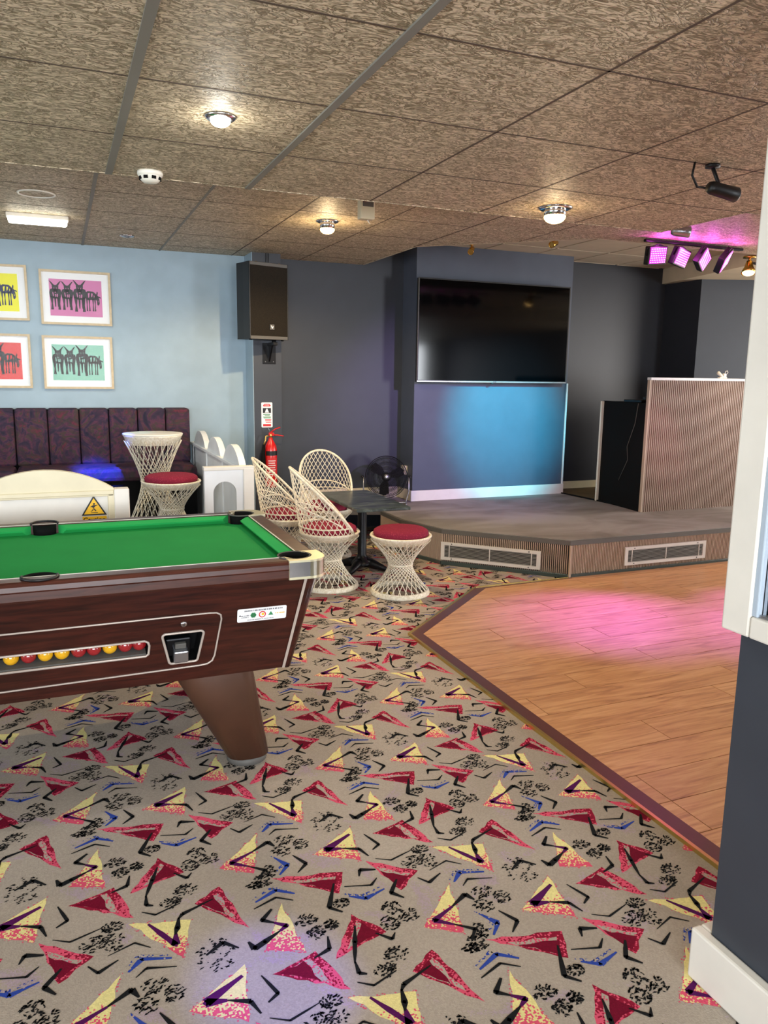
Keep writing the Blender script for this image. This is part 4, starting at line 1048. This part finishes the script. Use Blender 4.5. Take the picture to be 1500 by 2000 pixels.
mb = MB(); mb.prism([(-.006, -.10), (-.12, .035), (-.006, .035)], -.006, .006, M=Matrix(((0, 0, 1, 0), (1, 0, 0, 0), (0, 1, 0, 0), (0, 0, 0, 1)))); mb.build('gusset', M_('black_metal'), b)
smooth().lathe([(.018, .06), (.018, .079), (0, .079)], 14, (0, -.17, 0)).build('pole', M_('black_metal'), b)
for x in (-.035, .035): smooth().lathe([(0, .006), (.006, .005), (.007, 0)], 12, M=wallM(x, -.006, -.10)).build('bolt', M_('chrome'), b)
mb = smooth()
for x in (0, .02): mb.tube([(1.70+x, 6.775, F3), (1.70+x, 6.772, 2.38)], .003, 6)
tag(mb.build('speaker_cable', M_('cable')), 'thin black cables running from the ceiling down behind the loudspeaker', 'cable')

# ================================================================== TELEVISION
tv = thing('television', 'large black flat screen television on the chimney breast', 'television', (3.93, 6.655, 1.44))
MB().bbox((-.835, 0, 0), (.835, .035, .945), .006).build('housing', M_('black'), tv)
MB().box((-.824, -.0012, .018), (.824, 0, .935)).build('screen', M_('screen'), tv)
MB().bbox((-.835, -.004, 0), (.835, .002, .014), .002).build('bottom_bezel', M_('steel'), tv)
MB().bbox((-.837, -.003, .014), (-.830, .006, .945), .002).build('side_bezel', M_('edge_grey'), tv)
MB().bbox((.830, -.003, .014), (.837, .006, .945), .002).build('side_bezel', M_('edge_grey'), tv)
MB().bbox((-.835, -.003, .938), (.835, .006, .947), .002).build('top_bezel', M_('black'), tv)
MB().bbox((-.02, -.0055, .003), (.02, -.004, .011), .001).build('badge', M_('chrome'), tv)
MB().bbox((-.3, .035, .25), (.3, .10, .65), .004).build('wall_mount', M_('black_metal'), tv)
MB().bbox((-.03, .0, -.012), (.0, .02, 0), .003).build('sensor', M_('black'), tv)

# ================================================================== DJ BOOTH
d = thing('dj_booth', 'tall fluted panel booth front with white top edge on the stage', 'booth', (4.87, 5.53, .293))
L = 1.5; Hh = 1.215
MB().bbox((0, .012, 0), (L, .035, Hh), .002).build('backing_board', M_('flute_back'), d)
mb = MB(); n = int(L/.022)
for i in range(n):
    x = .006+i*.022
    mb.add([(x, .012, 0), (x+.003, 0, 0), (x+.0125, 0, 0), (x+.0155, .012, 0), (x, .012, Hh-.02), (x+.003, 0, Hh-.02), (x+.0125, 0, Hh-.02), (x+.0155, .012, Hh-.02)], [(0, 1, 5, 4), (1, 2, 6, 5), (2, 3, 7, 6), (4, 5, 6, 7), (3, 2, 1, 0)])
mb.build('fluting', M_('flute_dj'), d, kind='stuff')
MB().bbox((-.004, -.006, Hh-.02), (L, .045, Hh+.004), .003).build('top_edge', M_('white_paint'), d)
MB().bbox((-.012, -.002, 0), (.004, .03, Hh-.02), .002).build('corner_bead', M_('flute'), d)
MB().bbox((.075, .04, 0), (L, .70, .985), .003).build('counter', M_('black_matt'), d)
Mc = Matrix.Translation((0, .04, 0))
MB().add([Mc @ Vector(v) for v in [(-.006, .0, 0), (.07, .0, 0), (.07, .66, 0), (.048, .66, 0), (-.006, 0, .99), (.07, 0, .99), (.07, .66, .99), (.048, .66, .99)]], [(0, 3, 7, 4), (1, 0, 4, 5), (3, 2, 6, 7), (2, 1, 5, 6), (4, 7, 6, 5), (0, 1, 2, 3)]).build('side_panel', M_('black_matt'), d, label='matt black side of the booth counter')
MB().bbox((.020, .645, .0), (.052, .668, .985), .003, Mc).build('edge_strip', M_('white_gloss'), d)
smooth().tube([Mc @ Vector(v) for v in [(-.002, .10, .985), (-.008, .12, .80), (.003, .22, .58), (.004, .20, .46), (.012, .32, .25)]], .003, 6).build('lead', M_('edge_grey'), d)
lp = MB(); lp.bbox((0, 0, 0), (.26, .20, .015), .004); lp2 = thing('mixer', 'small black device lying on the black booth counter', 'mixer', (4.89, 5.66, 1.284))
MB().bbox((0, 0, 0), (.30, .24, .022), .004).build('body', M_('black'), lp2)
MB().bbox((.03, -.02, .022), (.12, .02, .055), .006).build('knob_block', M_('black'), lp2)
g = thing('desk_camera', 'small white gadget with a looped wire on top of the booth', 'gadget', (5.72, 5.55, 1.513))
MB().bbox((-.04, -.016, 0), (.05, .016, .012), .004).build('foot', M_('plastic_white'), g)
smooth().tube([(.0, 0, .012), (-.02, 0, .03), (-.055, 0, .052)], [.014, .014, .017], 12).build('barrel', M_('plastic_white'), g)
MB().bbox((.01, -.012, .01), (.045, .012, .045), .006).build('clip', M_('plastic_white'), g)
smooth().tube([(.03, 0, .04), (.04, 0, .065), (.06, 0, .07), (.068, 0, .055), (.06, 0, .04)], .003, 6).build('wire_loop', M_('plastic_white'), g)

# ================================================================== BENCH
bn = thing('bench_seat', 'purple swirl-patterned banquette with channelled back along the blue wall', 'bench', (0, 0, .291))
xs = [-1.97, -1.74, -1.51, -1.28, -1.05, -.82, -.585, -.345, -.10, .14, .37, .60, .83, 1.035]
for a, b_ in zip(xs[:-1], xs[1:]):
    MB().bbox((a+.003, 6.86, .44), (b_-.003, YB-.005, .90), .018).build('back_panel', M_('swirl'), bn)
for a, b_ in ((-1.97, -1.05), (-1.05, -.345), (-.345, 1.035)):
    MB().bbox((a+.003, 6.50, .33), (b_-.003, 6.90, .445), .035).build('seat_cushion', M_('swirl'), bn)
MB().box((-1.97, 6.56, 0), (1.03, YB-.01, .34)).build('base', M_('black_matt'), bn)
MB().box((-1.97, 6.90, .40), (1.03, YB-.005, .89)).build('back_board', M_('black_matt'), bn)

# ================================================================== WHITE FENCES
def archpoly(x0, x1, z0, zs, zp, n=16):
    c = (x0+x1)/2; h = (x1-x0)/2; out = [(x0, z0), (x1, z0)]
    k = zp-zs; Rr = (h*h+k*k)/(2*k); am = math.asin(min(1, h/Rr)) if k <= h else PI/2
    for i in range(n+1):
        a = am-2*am*i/n; out.append((c+Rr*math.sin(a), zp-Rr+Rr*math.cos(a)))
    return out
fn = thing('low_fence', 'cream arched-top low fence panel with caution sign behind the pool table', 'fence', (0, 4.26, 0))
Mw = wallM(0, 0, 0)
fn1 = MB().prism(archpoly(-.43, .236, .885, .897, 1.0), -.022, .022, M=Mw).build('arched_head', M_('cream'), fn)
MB().bbox((-.44, -.030, .862), (.236, .030, .888), .006).build('top_rail', M_('cream'), fn)
MB().bbox((-.44, -.026, .855), (.236, .022, .866), .004).build('moulding', M_('cream'), fn)
MB().box((-.44, -.008, .30), (.236, .012, .866)).build('inset_panel', M_('white_gloss'), fn)
MB().bbox((.205, -.026, .30), (.240, .022, .866), .004).build('stile', M_('cream'), fn)
MB().bbox((-.44, -.026, .30), (.236, .022, .36), .004).build('bottom_rail', M_('cream'), fn)
for x in (.236, -.51): MB().bbox((x, -.036, .0), (x+.076, .036, .893), .006).build('post', M_('white_gloss'), fn)
MB().box((-.43, .0225, 0), (.236, .03, .30)).build('riser', M_('cream'), fn)
sg = thing('caution_sign', 'yellow trip hazard triangle and Caution plate on the cream fence', 'sign', (.135, 4.25, .80))
MB().prism([(-.062, -.044), (.062, -.044), (0, .060)], 0, .002, M=Mw).build('triangle_border', M_('black'), sg)
MB().prism([(-.050, -.037), (.050, -.037), (0, .046)], .002, .003, M=Mw).build('triangle', M_('yellow_sign'), sg)
mb = MB(); mb.prism([(-.004, .012), (.005, .012), (.006, .020), (-.003, .021)], .003, .0038, M=Mw)
for P_ in ([(-.020, .000), (-.004, .010), (.006, .010), (.018, .012), (.018, .009), (.006, .003), (-.002, -.006), (-.010, .000)], [(-.004, -.004), (.004, -.010), (.012, -.022), (.006, -.022), (-.002, -.012)], [(-.004, -.006), (-.010, -.018), (-.018, -.022), (-.014, -.024), (-.004, -.018)], [(-.016, -.028), (.018, -.028), (.018, -.031), (-.016, -.031)]):
    mb.prism(P_, .003, .0038, M=Mw)
mb.build('pictogram', M_('black'), sg)
MB().box((-.058, -.098, 0), (.060, -.050, .002), Mw).build('text_plate', M_('yellow_sign'), sg)
text_mesh('Caution', .034, Mw @ Matrix.Translation((0, -.068, .0026)), 'lettering', M_('black'), sg, bold=.0006)
f2 = thing('low_fence', 'white triple-arched low fence running from the wall beside the column', 'fence', (1.10, 0, .29))
My = Matrix(((0, 0, 1, 0), (1, 0, 0, 0), (0, 1, 0, 0), (0, 0, 0, 1)))     # local x -> Y, y -> Z, z -> X
for a, b_ in ((5.04, 5.66), (5.70, 6.32), (6.36, 6.98)):
    MB().prism(archpoly(a, b_, .0, .56, .72), -.022, .022, M=My).build('arched_panel', M_('white_paint'), f2)
for y in (5.68, 6.34, 7.01): MB().bbox((-.03, y-.03, 0), (.03, y+.03, .60), .005).build('post', M_('white_paint'), f2)
MB().bbox((-.044, 5.03, .575), (-.022, 7.03, .60), .006).build('side_rail', M_('white_paint'), f2)
mb = MB(); mb.prism([(-.27, 0), (.045, 0), (.045, .60), (-.27, .60)], -.022, .022, [[(-.215, .02), (-.065, .02), (-.065, .44)]+[(-.14+.075*math.cos(math.radians(a)), .44+.075*math.sin(math.radians(a))) for a in range(15, 180, 15)]+[(-.215, .44)]], M=Matrix.Translation((0, 5.0, 0)) @ Mw)
mb.build('end_panel', M_('white_paint'), f2)
MB().bbox((-.02, 4.965, 0), (.05, 5.035, .60), .006).build('post', M_('white_gloss'), f2); MB().bbox((-.275, 4.968, .588), (.052, 5.032, .612), .005).build('end_cap', M_('white_gloss'), f2)

# ================================================================== PICTURES
def donkey(mb, cx, s_, kind, M, z):
    r = random.Random(int(cx*1000)+kind); sx = s_*(1.55 if kind == 0 else 1.0); q = lambda P_: mb.prism([(cx+x*sx, y*s_) for x, y in P_], z, z+.0006, M=M)
    if kind == 0:      # facing
        q([(-.20, .50), (-.12, .56), (.12, .56), (.21, .50), (.24, .30), (.20, .02), (.05, -.08), (-.08, -.08), (-.22, .02), (-.24, .30)])
        q([(-.12, .78), (.12, .78), (.13, .66), (.08, .40), (.06, .28), (-.06, .28), (-.08, .40), (-.13, .66)])
        q([(-.12, .74), (-.24, 1.06), (-.17, 1.0), (-.04, .78)]); q([(.12, .74), (.24, 1.06), (.17, 1.0), (.04, .78)])
        for x in (-.15, .13): q([(x-.07, .06), (x+.07, .06), (x+.035, -.40), (x+.06, -.78), (x-.05, -.78), (x-.02, -.40)])
        for x in (-.02, .09): q([(x-.04, 0), (x+.04, 0), (x+.02, -.60), (x-.02, -.60)])
    else:              # grazing, side view
        q([(-.45, .42), (-.30, .52), (.05, .50), (.22, .36), (.26, .10), (.10, -.06), (-.30, -.08), (-.46, .05)])
        q([(.16, .34), (.34, .26), (.44, .0), (.46, -.30), (.38, -.44), (.30, -.40), (.28, -.12), (.14, .02)])
        q([(.30, .22), (.52, .14), (.56, .04), (.40, .10)]); q([(.24, .30), (.30, .52), (.36, .46), (.34, .28)])
        for x in (-.38, -.22, .02, .15): q([(x-.06, .02), (x+.06, .02), (x+.03, -.40), (x+.05, -.84), (x-.04, -.84), (x-.02, -.40)])
def donkey_light(mb, cx, s_, kind, M, z):
    q = lambda P_: mb.prism([(cx+x*s_, y*s_) for x, y in P_], z, z+.0004, M=M)
    if kind == 0:
        q([(-.05, .34), (.05, .34), (.04, .30), (-.04, .30)]); q([(-.09, .62), (-.05, .60), (-.07, .50)]); q([(.09, .62), (.05, .60), (.07, .50)])
        q([(-.18, .30), (-.14, .34), (-.10, .10), (-.14, .04)]); q([(.08, .24), (.14, .20), (.12, .0), (.06, .06)]); q([(-.03, .2), (.02, .22), (.03, .06), (-.01, .0)])
    else:
        q([(-.30, .36), (-.18, .40), (-.22, .10), (-.28, .06)]); q([(-.08, .38), (.02, .36), (-.02, .16), (-.08, .1)]); q([(.08, .26), (.14, .2), (.10, .06)]); q([(.36, -.02), (.39, -.2), (.36, -.22)])
def picture(x, z, bg, label, ink='ink', rot=0):
    p = thing('framed_picture', label, 'picture', (x, YB-.002, z)); p.rotation_euler = (0, rot, 0); W_, H_ = .272, .216
    MB().prism([(-W_, -H_), (W_, -H_), (W_, H_), (-W_, H_)], 0, .024, [[(-W_+.018, -H_+.018), (W_-.018, -H_+.018), (W_-.018, H_-.018), (-W_+.018, H_-.018)]], M=Mw).build('frame', M_('oak'), p)
    MB().box((-W_+.017, -H_+.017, .002), (W_-.017, H_-.017, .008), Mw).build('mount', M_('paper'), p)
    MB().box((-.201, -.146, .008), (.201, .146, .0086), Mw).build('print', M_(bg), p)
    MB().box((-W_+.017, -H_+.017, .013), (W_-.017, H_-.017, .0145), Mw).build('glazing', M_('picture_glass'), p)
    mb = MB(); m2_ = MB()
    for k, (cx, s_, kd) in enumerate(((-.155, .125, 0), (-.065, .125, 0), (.030, .138, 0), (.128, .118, 1))):
        donkey(mb, cx, s_, kd, Mw, .0086+.0001*k); donkey_light(m2_, cx, s_, kd, Mw, .0096)
    mb.build('donkeys', M_(ink), p); m2_.build('donkey_highlights', M_(bg), p, kind='stuff')
picture(.170, 2.086, 'pic_pink', 'framed print of four donkeys on pink')
picture(.163, 1.564, 'pic_green', 'framed print of four donkeys on pale green')
picture(-.462, 2.105, 'pic_yellow', 'framed donkey print on bright yellow, cut by the left picture edge', 'ink_navy', -.01)
picture(-.468, 1.568, 'pic_red', 'framed donkey print on red, cut by the left picture edge')

# ================================================================== CEILING FITTINGS
def downlight(loc, label, lit, pw, col, r=.045, drop=.03, name='ceiling_lamp'):
    t = thing(name, label, 'ceiling lamp', loc, 0, 'round lamps in the tiled ceiling')
    smooth().lathe([(r*.8, .0), (r*1.5, .0), (r*1.55, -.004), (r*1.3, -.010), (r*.95, -.012), (r*.8, -.006)], 32).build('trim_ring', M_('chrome'), t)
    if lit:
        smooth().lathe([(r*.95, 0), (r, -drop*.5), (r*.95, -drop), (r*.8, -drop-.002)], 28).build('lamp_body', M_('chrome'), t)
        smooth().sphere((0, 0, -drop*1.1), r*.98, 20, (1, 1, .6)).build('bulb', M_('lamp_cool' if lit == 2 else 'lamp_warm'), t)
        light('SPOT', 'lamp_light', (loc[0], loc[1], loc[2]-drop-.05), pw*2.2, col, (loc[0], loc[1]+.25, 0), spot_size=2.75, spot_blend=.35, shadow_soft_size=.03)
        light('POINT', 'lamp_glow', (loc[0], loc[1], loc[2]-drop-.06), pw*.12, col, shadow_soft_size=.035)
    else:
        smooth().lathe([(0, -.004), (r*.5, -.003), (r*.8, -.002)], 24).build('bulb', M_('steel'), t)
    return t
downlight((.54, 2.74, F2), 'bright white downlight in the near left ceiling tile', 2, 6, (1, .95, .85), .034, .012)
downlight((1.73, 5.20, F3), 'lit warm lamp with dark rim in the ceiling in front of the speaker column', 1, 30, (1, .74, .42), .05, .05)
downlight((2.33, 3.42, F2), 'lit warm lamp on the lower ceiling edge nearest the stage', 1, 10, (1, .78, .5), .055, .04)
downlight((.54, 6.43, F3), 'small unlit chrome downlight near the blue wall', 0, 0, None, .035)
t = thing('ceiling_ring', 'thin white round trim flush in the ceiling above the light tube', 'ceiling trim', (-.06, 5.19, F3))
smooth().torus((0, 0, -.001), .10, .006, 36, 6).build('ring', M_('white_gloss'), t)
smooth().lathe([(0, -.001), (.098, -.001)], 30).build('disc', M_('ceiling_texture'), t)
t = thing('batten_light', 'short lit white batten light on the ceiling above the pictures', 'ceiling light', (-.07, 5.88, F3))
MB().bbox((-.19, -.045, -.03), (.19, .045, 0), .006).build('housing', M_('white_gloss'), t)
MB().bbox((-.18, -.05, -.062), (.18, .035, -.03), .012).build('diffuser', M_('lamp_tube'), t)
light('AREA', 'tube_light', (-.07, 5.88, F3-.075), 7, (1, 1, .92), (-.07, 5.9, 0), shape='RECTANGLE', size=.36, size_y=.06)
t = thing('smoke_detector', 'white round smoke detector on the lower ceiling', 'smoke detector', (.405, 3.59, F2))
smooth().lathe([(0, 0), (.052, 0), (.053, -.008), (.050, -.018), (.036, -.022), (.036, -.024)], 32).build('base', M_('plastic_white'), t)
smooth().lathe([(.046, -.018), (.040, -.034), (.028, -.044), (0, -.046)], 32).build('head', M_('plastic_white'), t)
for k in range(8):
    a = k*PI/4+.25; Mk = Matrix.Rotation(a, 4, 'Z'); MB().box((.040, -.009, -.034), (.0455, .009, -.022), Mk).build('vent_slot', M_('black_matt'), t)
t = thing('motion_sensor', 'beige box sensor with red light hanging under the ceiling', 'sensor', (1.70, 4.40, F3))
MB().bbox((-.045, -.03, -.13), (.045, .03, 0), .008).build('body', M_('plastic_beige'), t)
MB().bbox((-.032, -.034, -.062), (.034, -.028, -.006), .002).build('lens', M_('edge_grey'), t)
smooth().sphere((-.018, -.036, -.022), .006, 12).build('indicator', M_('led_red'), t)
smooth().tube([(.01, 0, -.13), (.015, 0, -.14), (.025, 0, -.15)], .0025, 6).build('wire_end', M_('plastic_white'), t)
def spot(loc, Md, mats, label, name, sc=1, glow=None, cat='spotlight', th=1):
    Md = Md @ Matrix.Diagonal((th, th, 1, 1))
    t = thing(name, label, cat, loc)
    smooth().lathe([(0, 0), (.03*sc, 0), (.03*sc, -.012*sc), (0, -.014*sc)], 20).build('mount', mats, t)
    j = Md @ Vector((0, 0, 0)); smooth().tube([(0, 0, -.01*sc), tuple(j*.6+Vector((0, 0, -.01*sc))), tuple(j)], .008*sc, 8).build('bracket', mats, t)
    smooth().lathe([(0, -.07*sc), (.03*sc, -.07*sc), (.04*sc, -.055*sc), (.043*sc, .03*sc), (.046*sc, .07*sc), (.04*sc, .075*sc), (.036*sc, .06*sc)], 24, M=Md).build('housing', mats, t)
    smooth().lathe([(0, .056*sc), (.037*sc, .056*sc)], 24, M=Md).build('lens', glow or M_('black_matt'), t)
    return t
def aim(x, y, z, d):
    return Matrix.Translation((x, y, z)) @ Vector(d).to_track_quat('Z', 'Y').to_matrix().to_4x4()
bs = spot((2.42, 2.49, F2), aim(.05, -.01, -.095, (1, -.1, -.15)), M_('black'), 'black cylinder spotlight hanging from the near right ceiling', 'spotlight', .95, th=.66)
smooth().tube([(-.09, 0, 0), (-.10, 0, -.05), (-.07, 0, -.09), (-.03, 0, -.09)], .005, 6).build('lead', M_('cable'), bs)
cs = spot((3.78, 4.12, F3), aim(0, 0, -.07, (.9, -.45, -.1)), M_('steel'), 'pale silver spotlight glowing cyan above the purple lamps', 'spotlight', .8, M_('led_cyan'))
for loc, dd, l in (((3.60, 6.60, F4), (-.5, -.6, -.5), 'small gold spotlight over the left end of the television'), ((4.06, 5.95, F4), (-.7, -.3, -.3), 'small unlit gold spotlight on the smooth stage ceiling')):
    spot(loc, aim(0, 0, -.05, dd), M_('gold'), l, 'gold_spotlight', .62, M_('brass'))
gs = thing('gold_spotlight', 'lit gold reflector spotlight at the right of the stage ceiling', 'spotlight', (5.36, 5.02, F3))
smooth().lathe([(0, 0), (.05, 0), (.052, -.016), (0, -.018)], 20).build('mount', M_('gold'), gs)
smooth().tube([(0, 0, -.015), (0, 0, -.05)], .009, 8).build('stem', M_('gold'), gs)
Mg = aim(0, 0, -.06, (-.25, -.25, -1))
smooth().lathe([(0, -.02), (.022, -.02), (.028, .0), (.035, .03), (.05, .06), (.056, .085), (.052, .085)], 24, M=Mg).build('reflector', M_('gold'), gs)
smooth().sphere((0, 0, .078), .048, 18, (1, 1, .5), Mg).build('bulb', M_('lamp_warm'), gs)
smooth().tube([(.02, 0, -.05), (.10, 0, -.06), (.16, 0, -.06)], .010, 8).build('arm', M_('black'), gs)
light('SPOT', 'gold_spot_light', (5.32, 4.99, F3-.17), 22, (1, .82, .55), (6.6, 6.4, 1.5), spot_size=1.9, spot_blend=.8, shadow_soft_size=.04)
# LED panels
bar = MB().bbox((4.00, 4.70, F3-.03), (4.95, 4.73, F3-.012), .003).build('lamp_bar', M_('black_metal'))
tag(bar, 'black bar under the ceiling that carries the purple lamps', 'lamp bar')
yaws = [2, 14, 24, 40]; xs_ = [4.10, 4.33, 4.55, 4.76]
nm_ = ['leftmost purple LED lamp on the bar, facing the room square on', 'second purple LED lamp from the left on the bar', 'third purple LED lamp from the left on the bar', 'rightmost purple LED lamp on the bar, turned almost edge-on']
for k in range(4):
    t = thing('led_panel', nm_[k], 'stage lamp', (xs_[k], 4.70, F3-.042), 0, 'purple LED lamps over the dance floor')
    Mk = Matrix.Translation((0, -.02, -.085)) @ Matrix.Rotation(math.radians(yaws[k]), 4, 'Z') @ Matrix.Rotation(math.radians(12+6*k), 4, 'X') @ Matrix.Rotation(math.radians(-6+17*k*.8), 4, 'Y') @ Matrix(((1, 0, 0, 0), (0, 0, -1, 0), (0, 1, 0, 0), (0, 0, 0, 1)))
    MB().bbox((-.085, -.065, -.05), (.085, .065, .0), .006, Mk).build('housing', M_('black'), t)
    MB().box((-.072, -.053, .0), (.072, .053, .003), Mk).build('lens', M_('led_magenta'), t)
    mb = MB()
    for i in range(9):
        for j in range(7): mb.box((-.068+i*.0162, -.050+j*.0155, .003), (-.068+i*.0162+.007, -.050+j*.0155+.007, .0045), Mk)
    mb.build('led_dots', M_('led_dot'), t, kind='stuff')
    smooth().tube([Mk @ Vector((-.09, 0, -.02)), Mk @ Vector((-.098, .05, -.02)), (0, -.02, -.006), Mk @ Vector((.098, .05, -.02)), Mk @ Vector((.09, 0, -.02))], .006, 6).build('yoke', M_('black_metal'), t)
    n_ = (Mk.to_3x3() @ Vector((0, 0, 1))).normalized(); c_ = Vector((xs_[k], 4.70, F3-.042))+Mk.translation+n_*.02
    tgt = [(3.0, 3.9, 0), (3.3, 3.7, 0), (4.3, 3.5, 0), (4.0, 3.0, 0)][k]
    light('SPOT', 'led_light', c_, 420, (.40, .09, 1), tgt, spot_size=.5, spot_blend=.9, shadow_soft_size=.05)
    light('POINT', 'led_glow', c_+Vector((0, -.03, .05)), 1.2, (1, .1, .95), shadow_soft_size=.03)
# coloured party lights from the cyan spotlight and spots added without fixtures, one per coloured pool
light('SPOT', 'cyan_light', (3.9, 4.05, F3-.12), 950, (0, .78, .95), (4.15, CY, 1.10), spot_size=.56, spot_blend=1, shadow_soft_size=.03)
light('SPOT', 'violet_light', (3.6, 3.0, 2.2), 260, (.5, .35, 1), (3.6, CY, .9), spot_size=.75, spot_blend=1, shadow_soft_size=.03)
light('SPOT', 'blue_light', (.6, 4.4, 2.4), 2600, (.02, .08, 1), (.26, 6.55, .74), spot_size=.17, spot_blend=.8, shadow_soft_size=.02)
light('SPOT', 'cyan_disc_light', (.6, 4.6, 2.4), 60, (.1, .8, 1), (.55, 6.33, 1.03), spot_size=.13, spot_blend=.8, shadow_soft_size=.02)
light('SPOT', 'violet_floor_light', (.8, .6, 2.25), 170, (.22, .25, 1), (.42, 1.66, 0), spot_size=.2, spot_blend=.9, shadow_soft_size=.02)
light('SPOT', 'pink_light', (4.10, 4.45, F3-.15), 26, (1, .3, .5), (5.02, 5.53, .95), spot_size=.32, spot_blend=1, shadow_soft_size=.04)
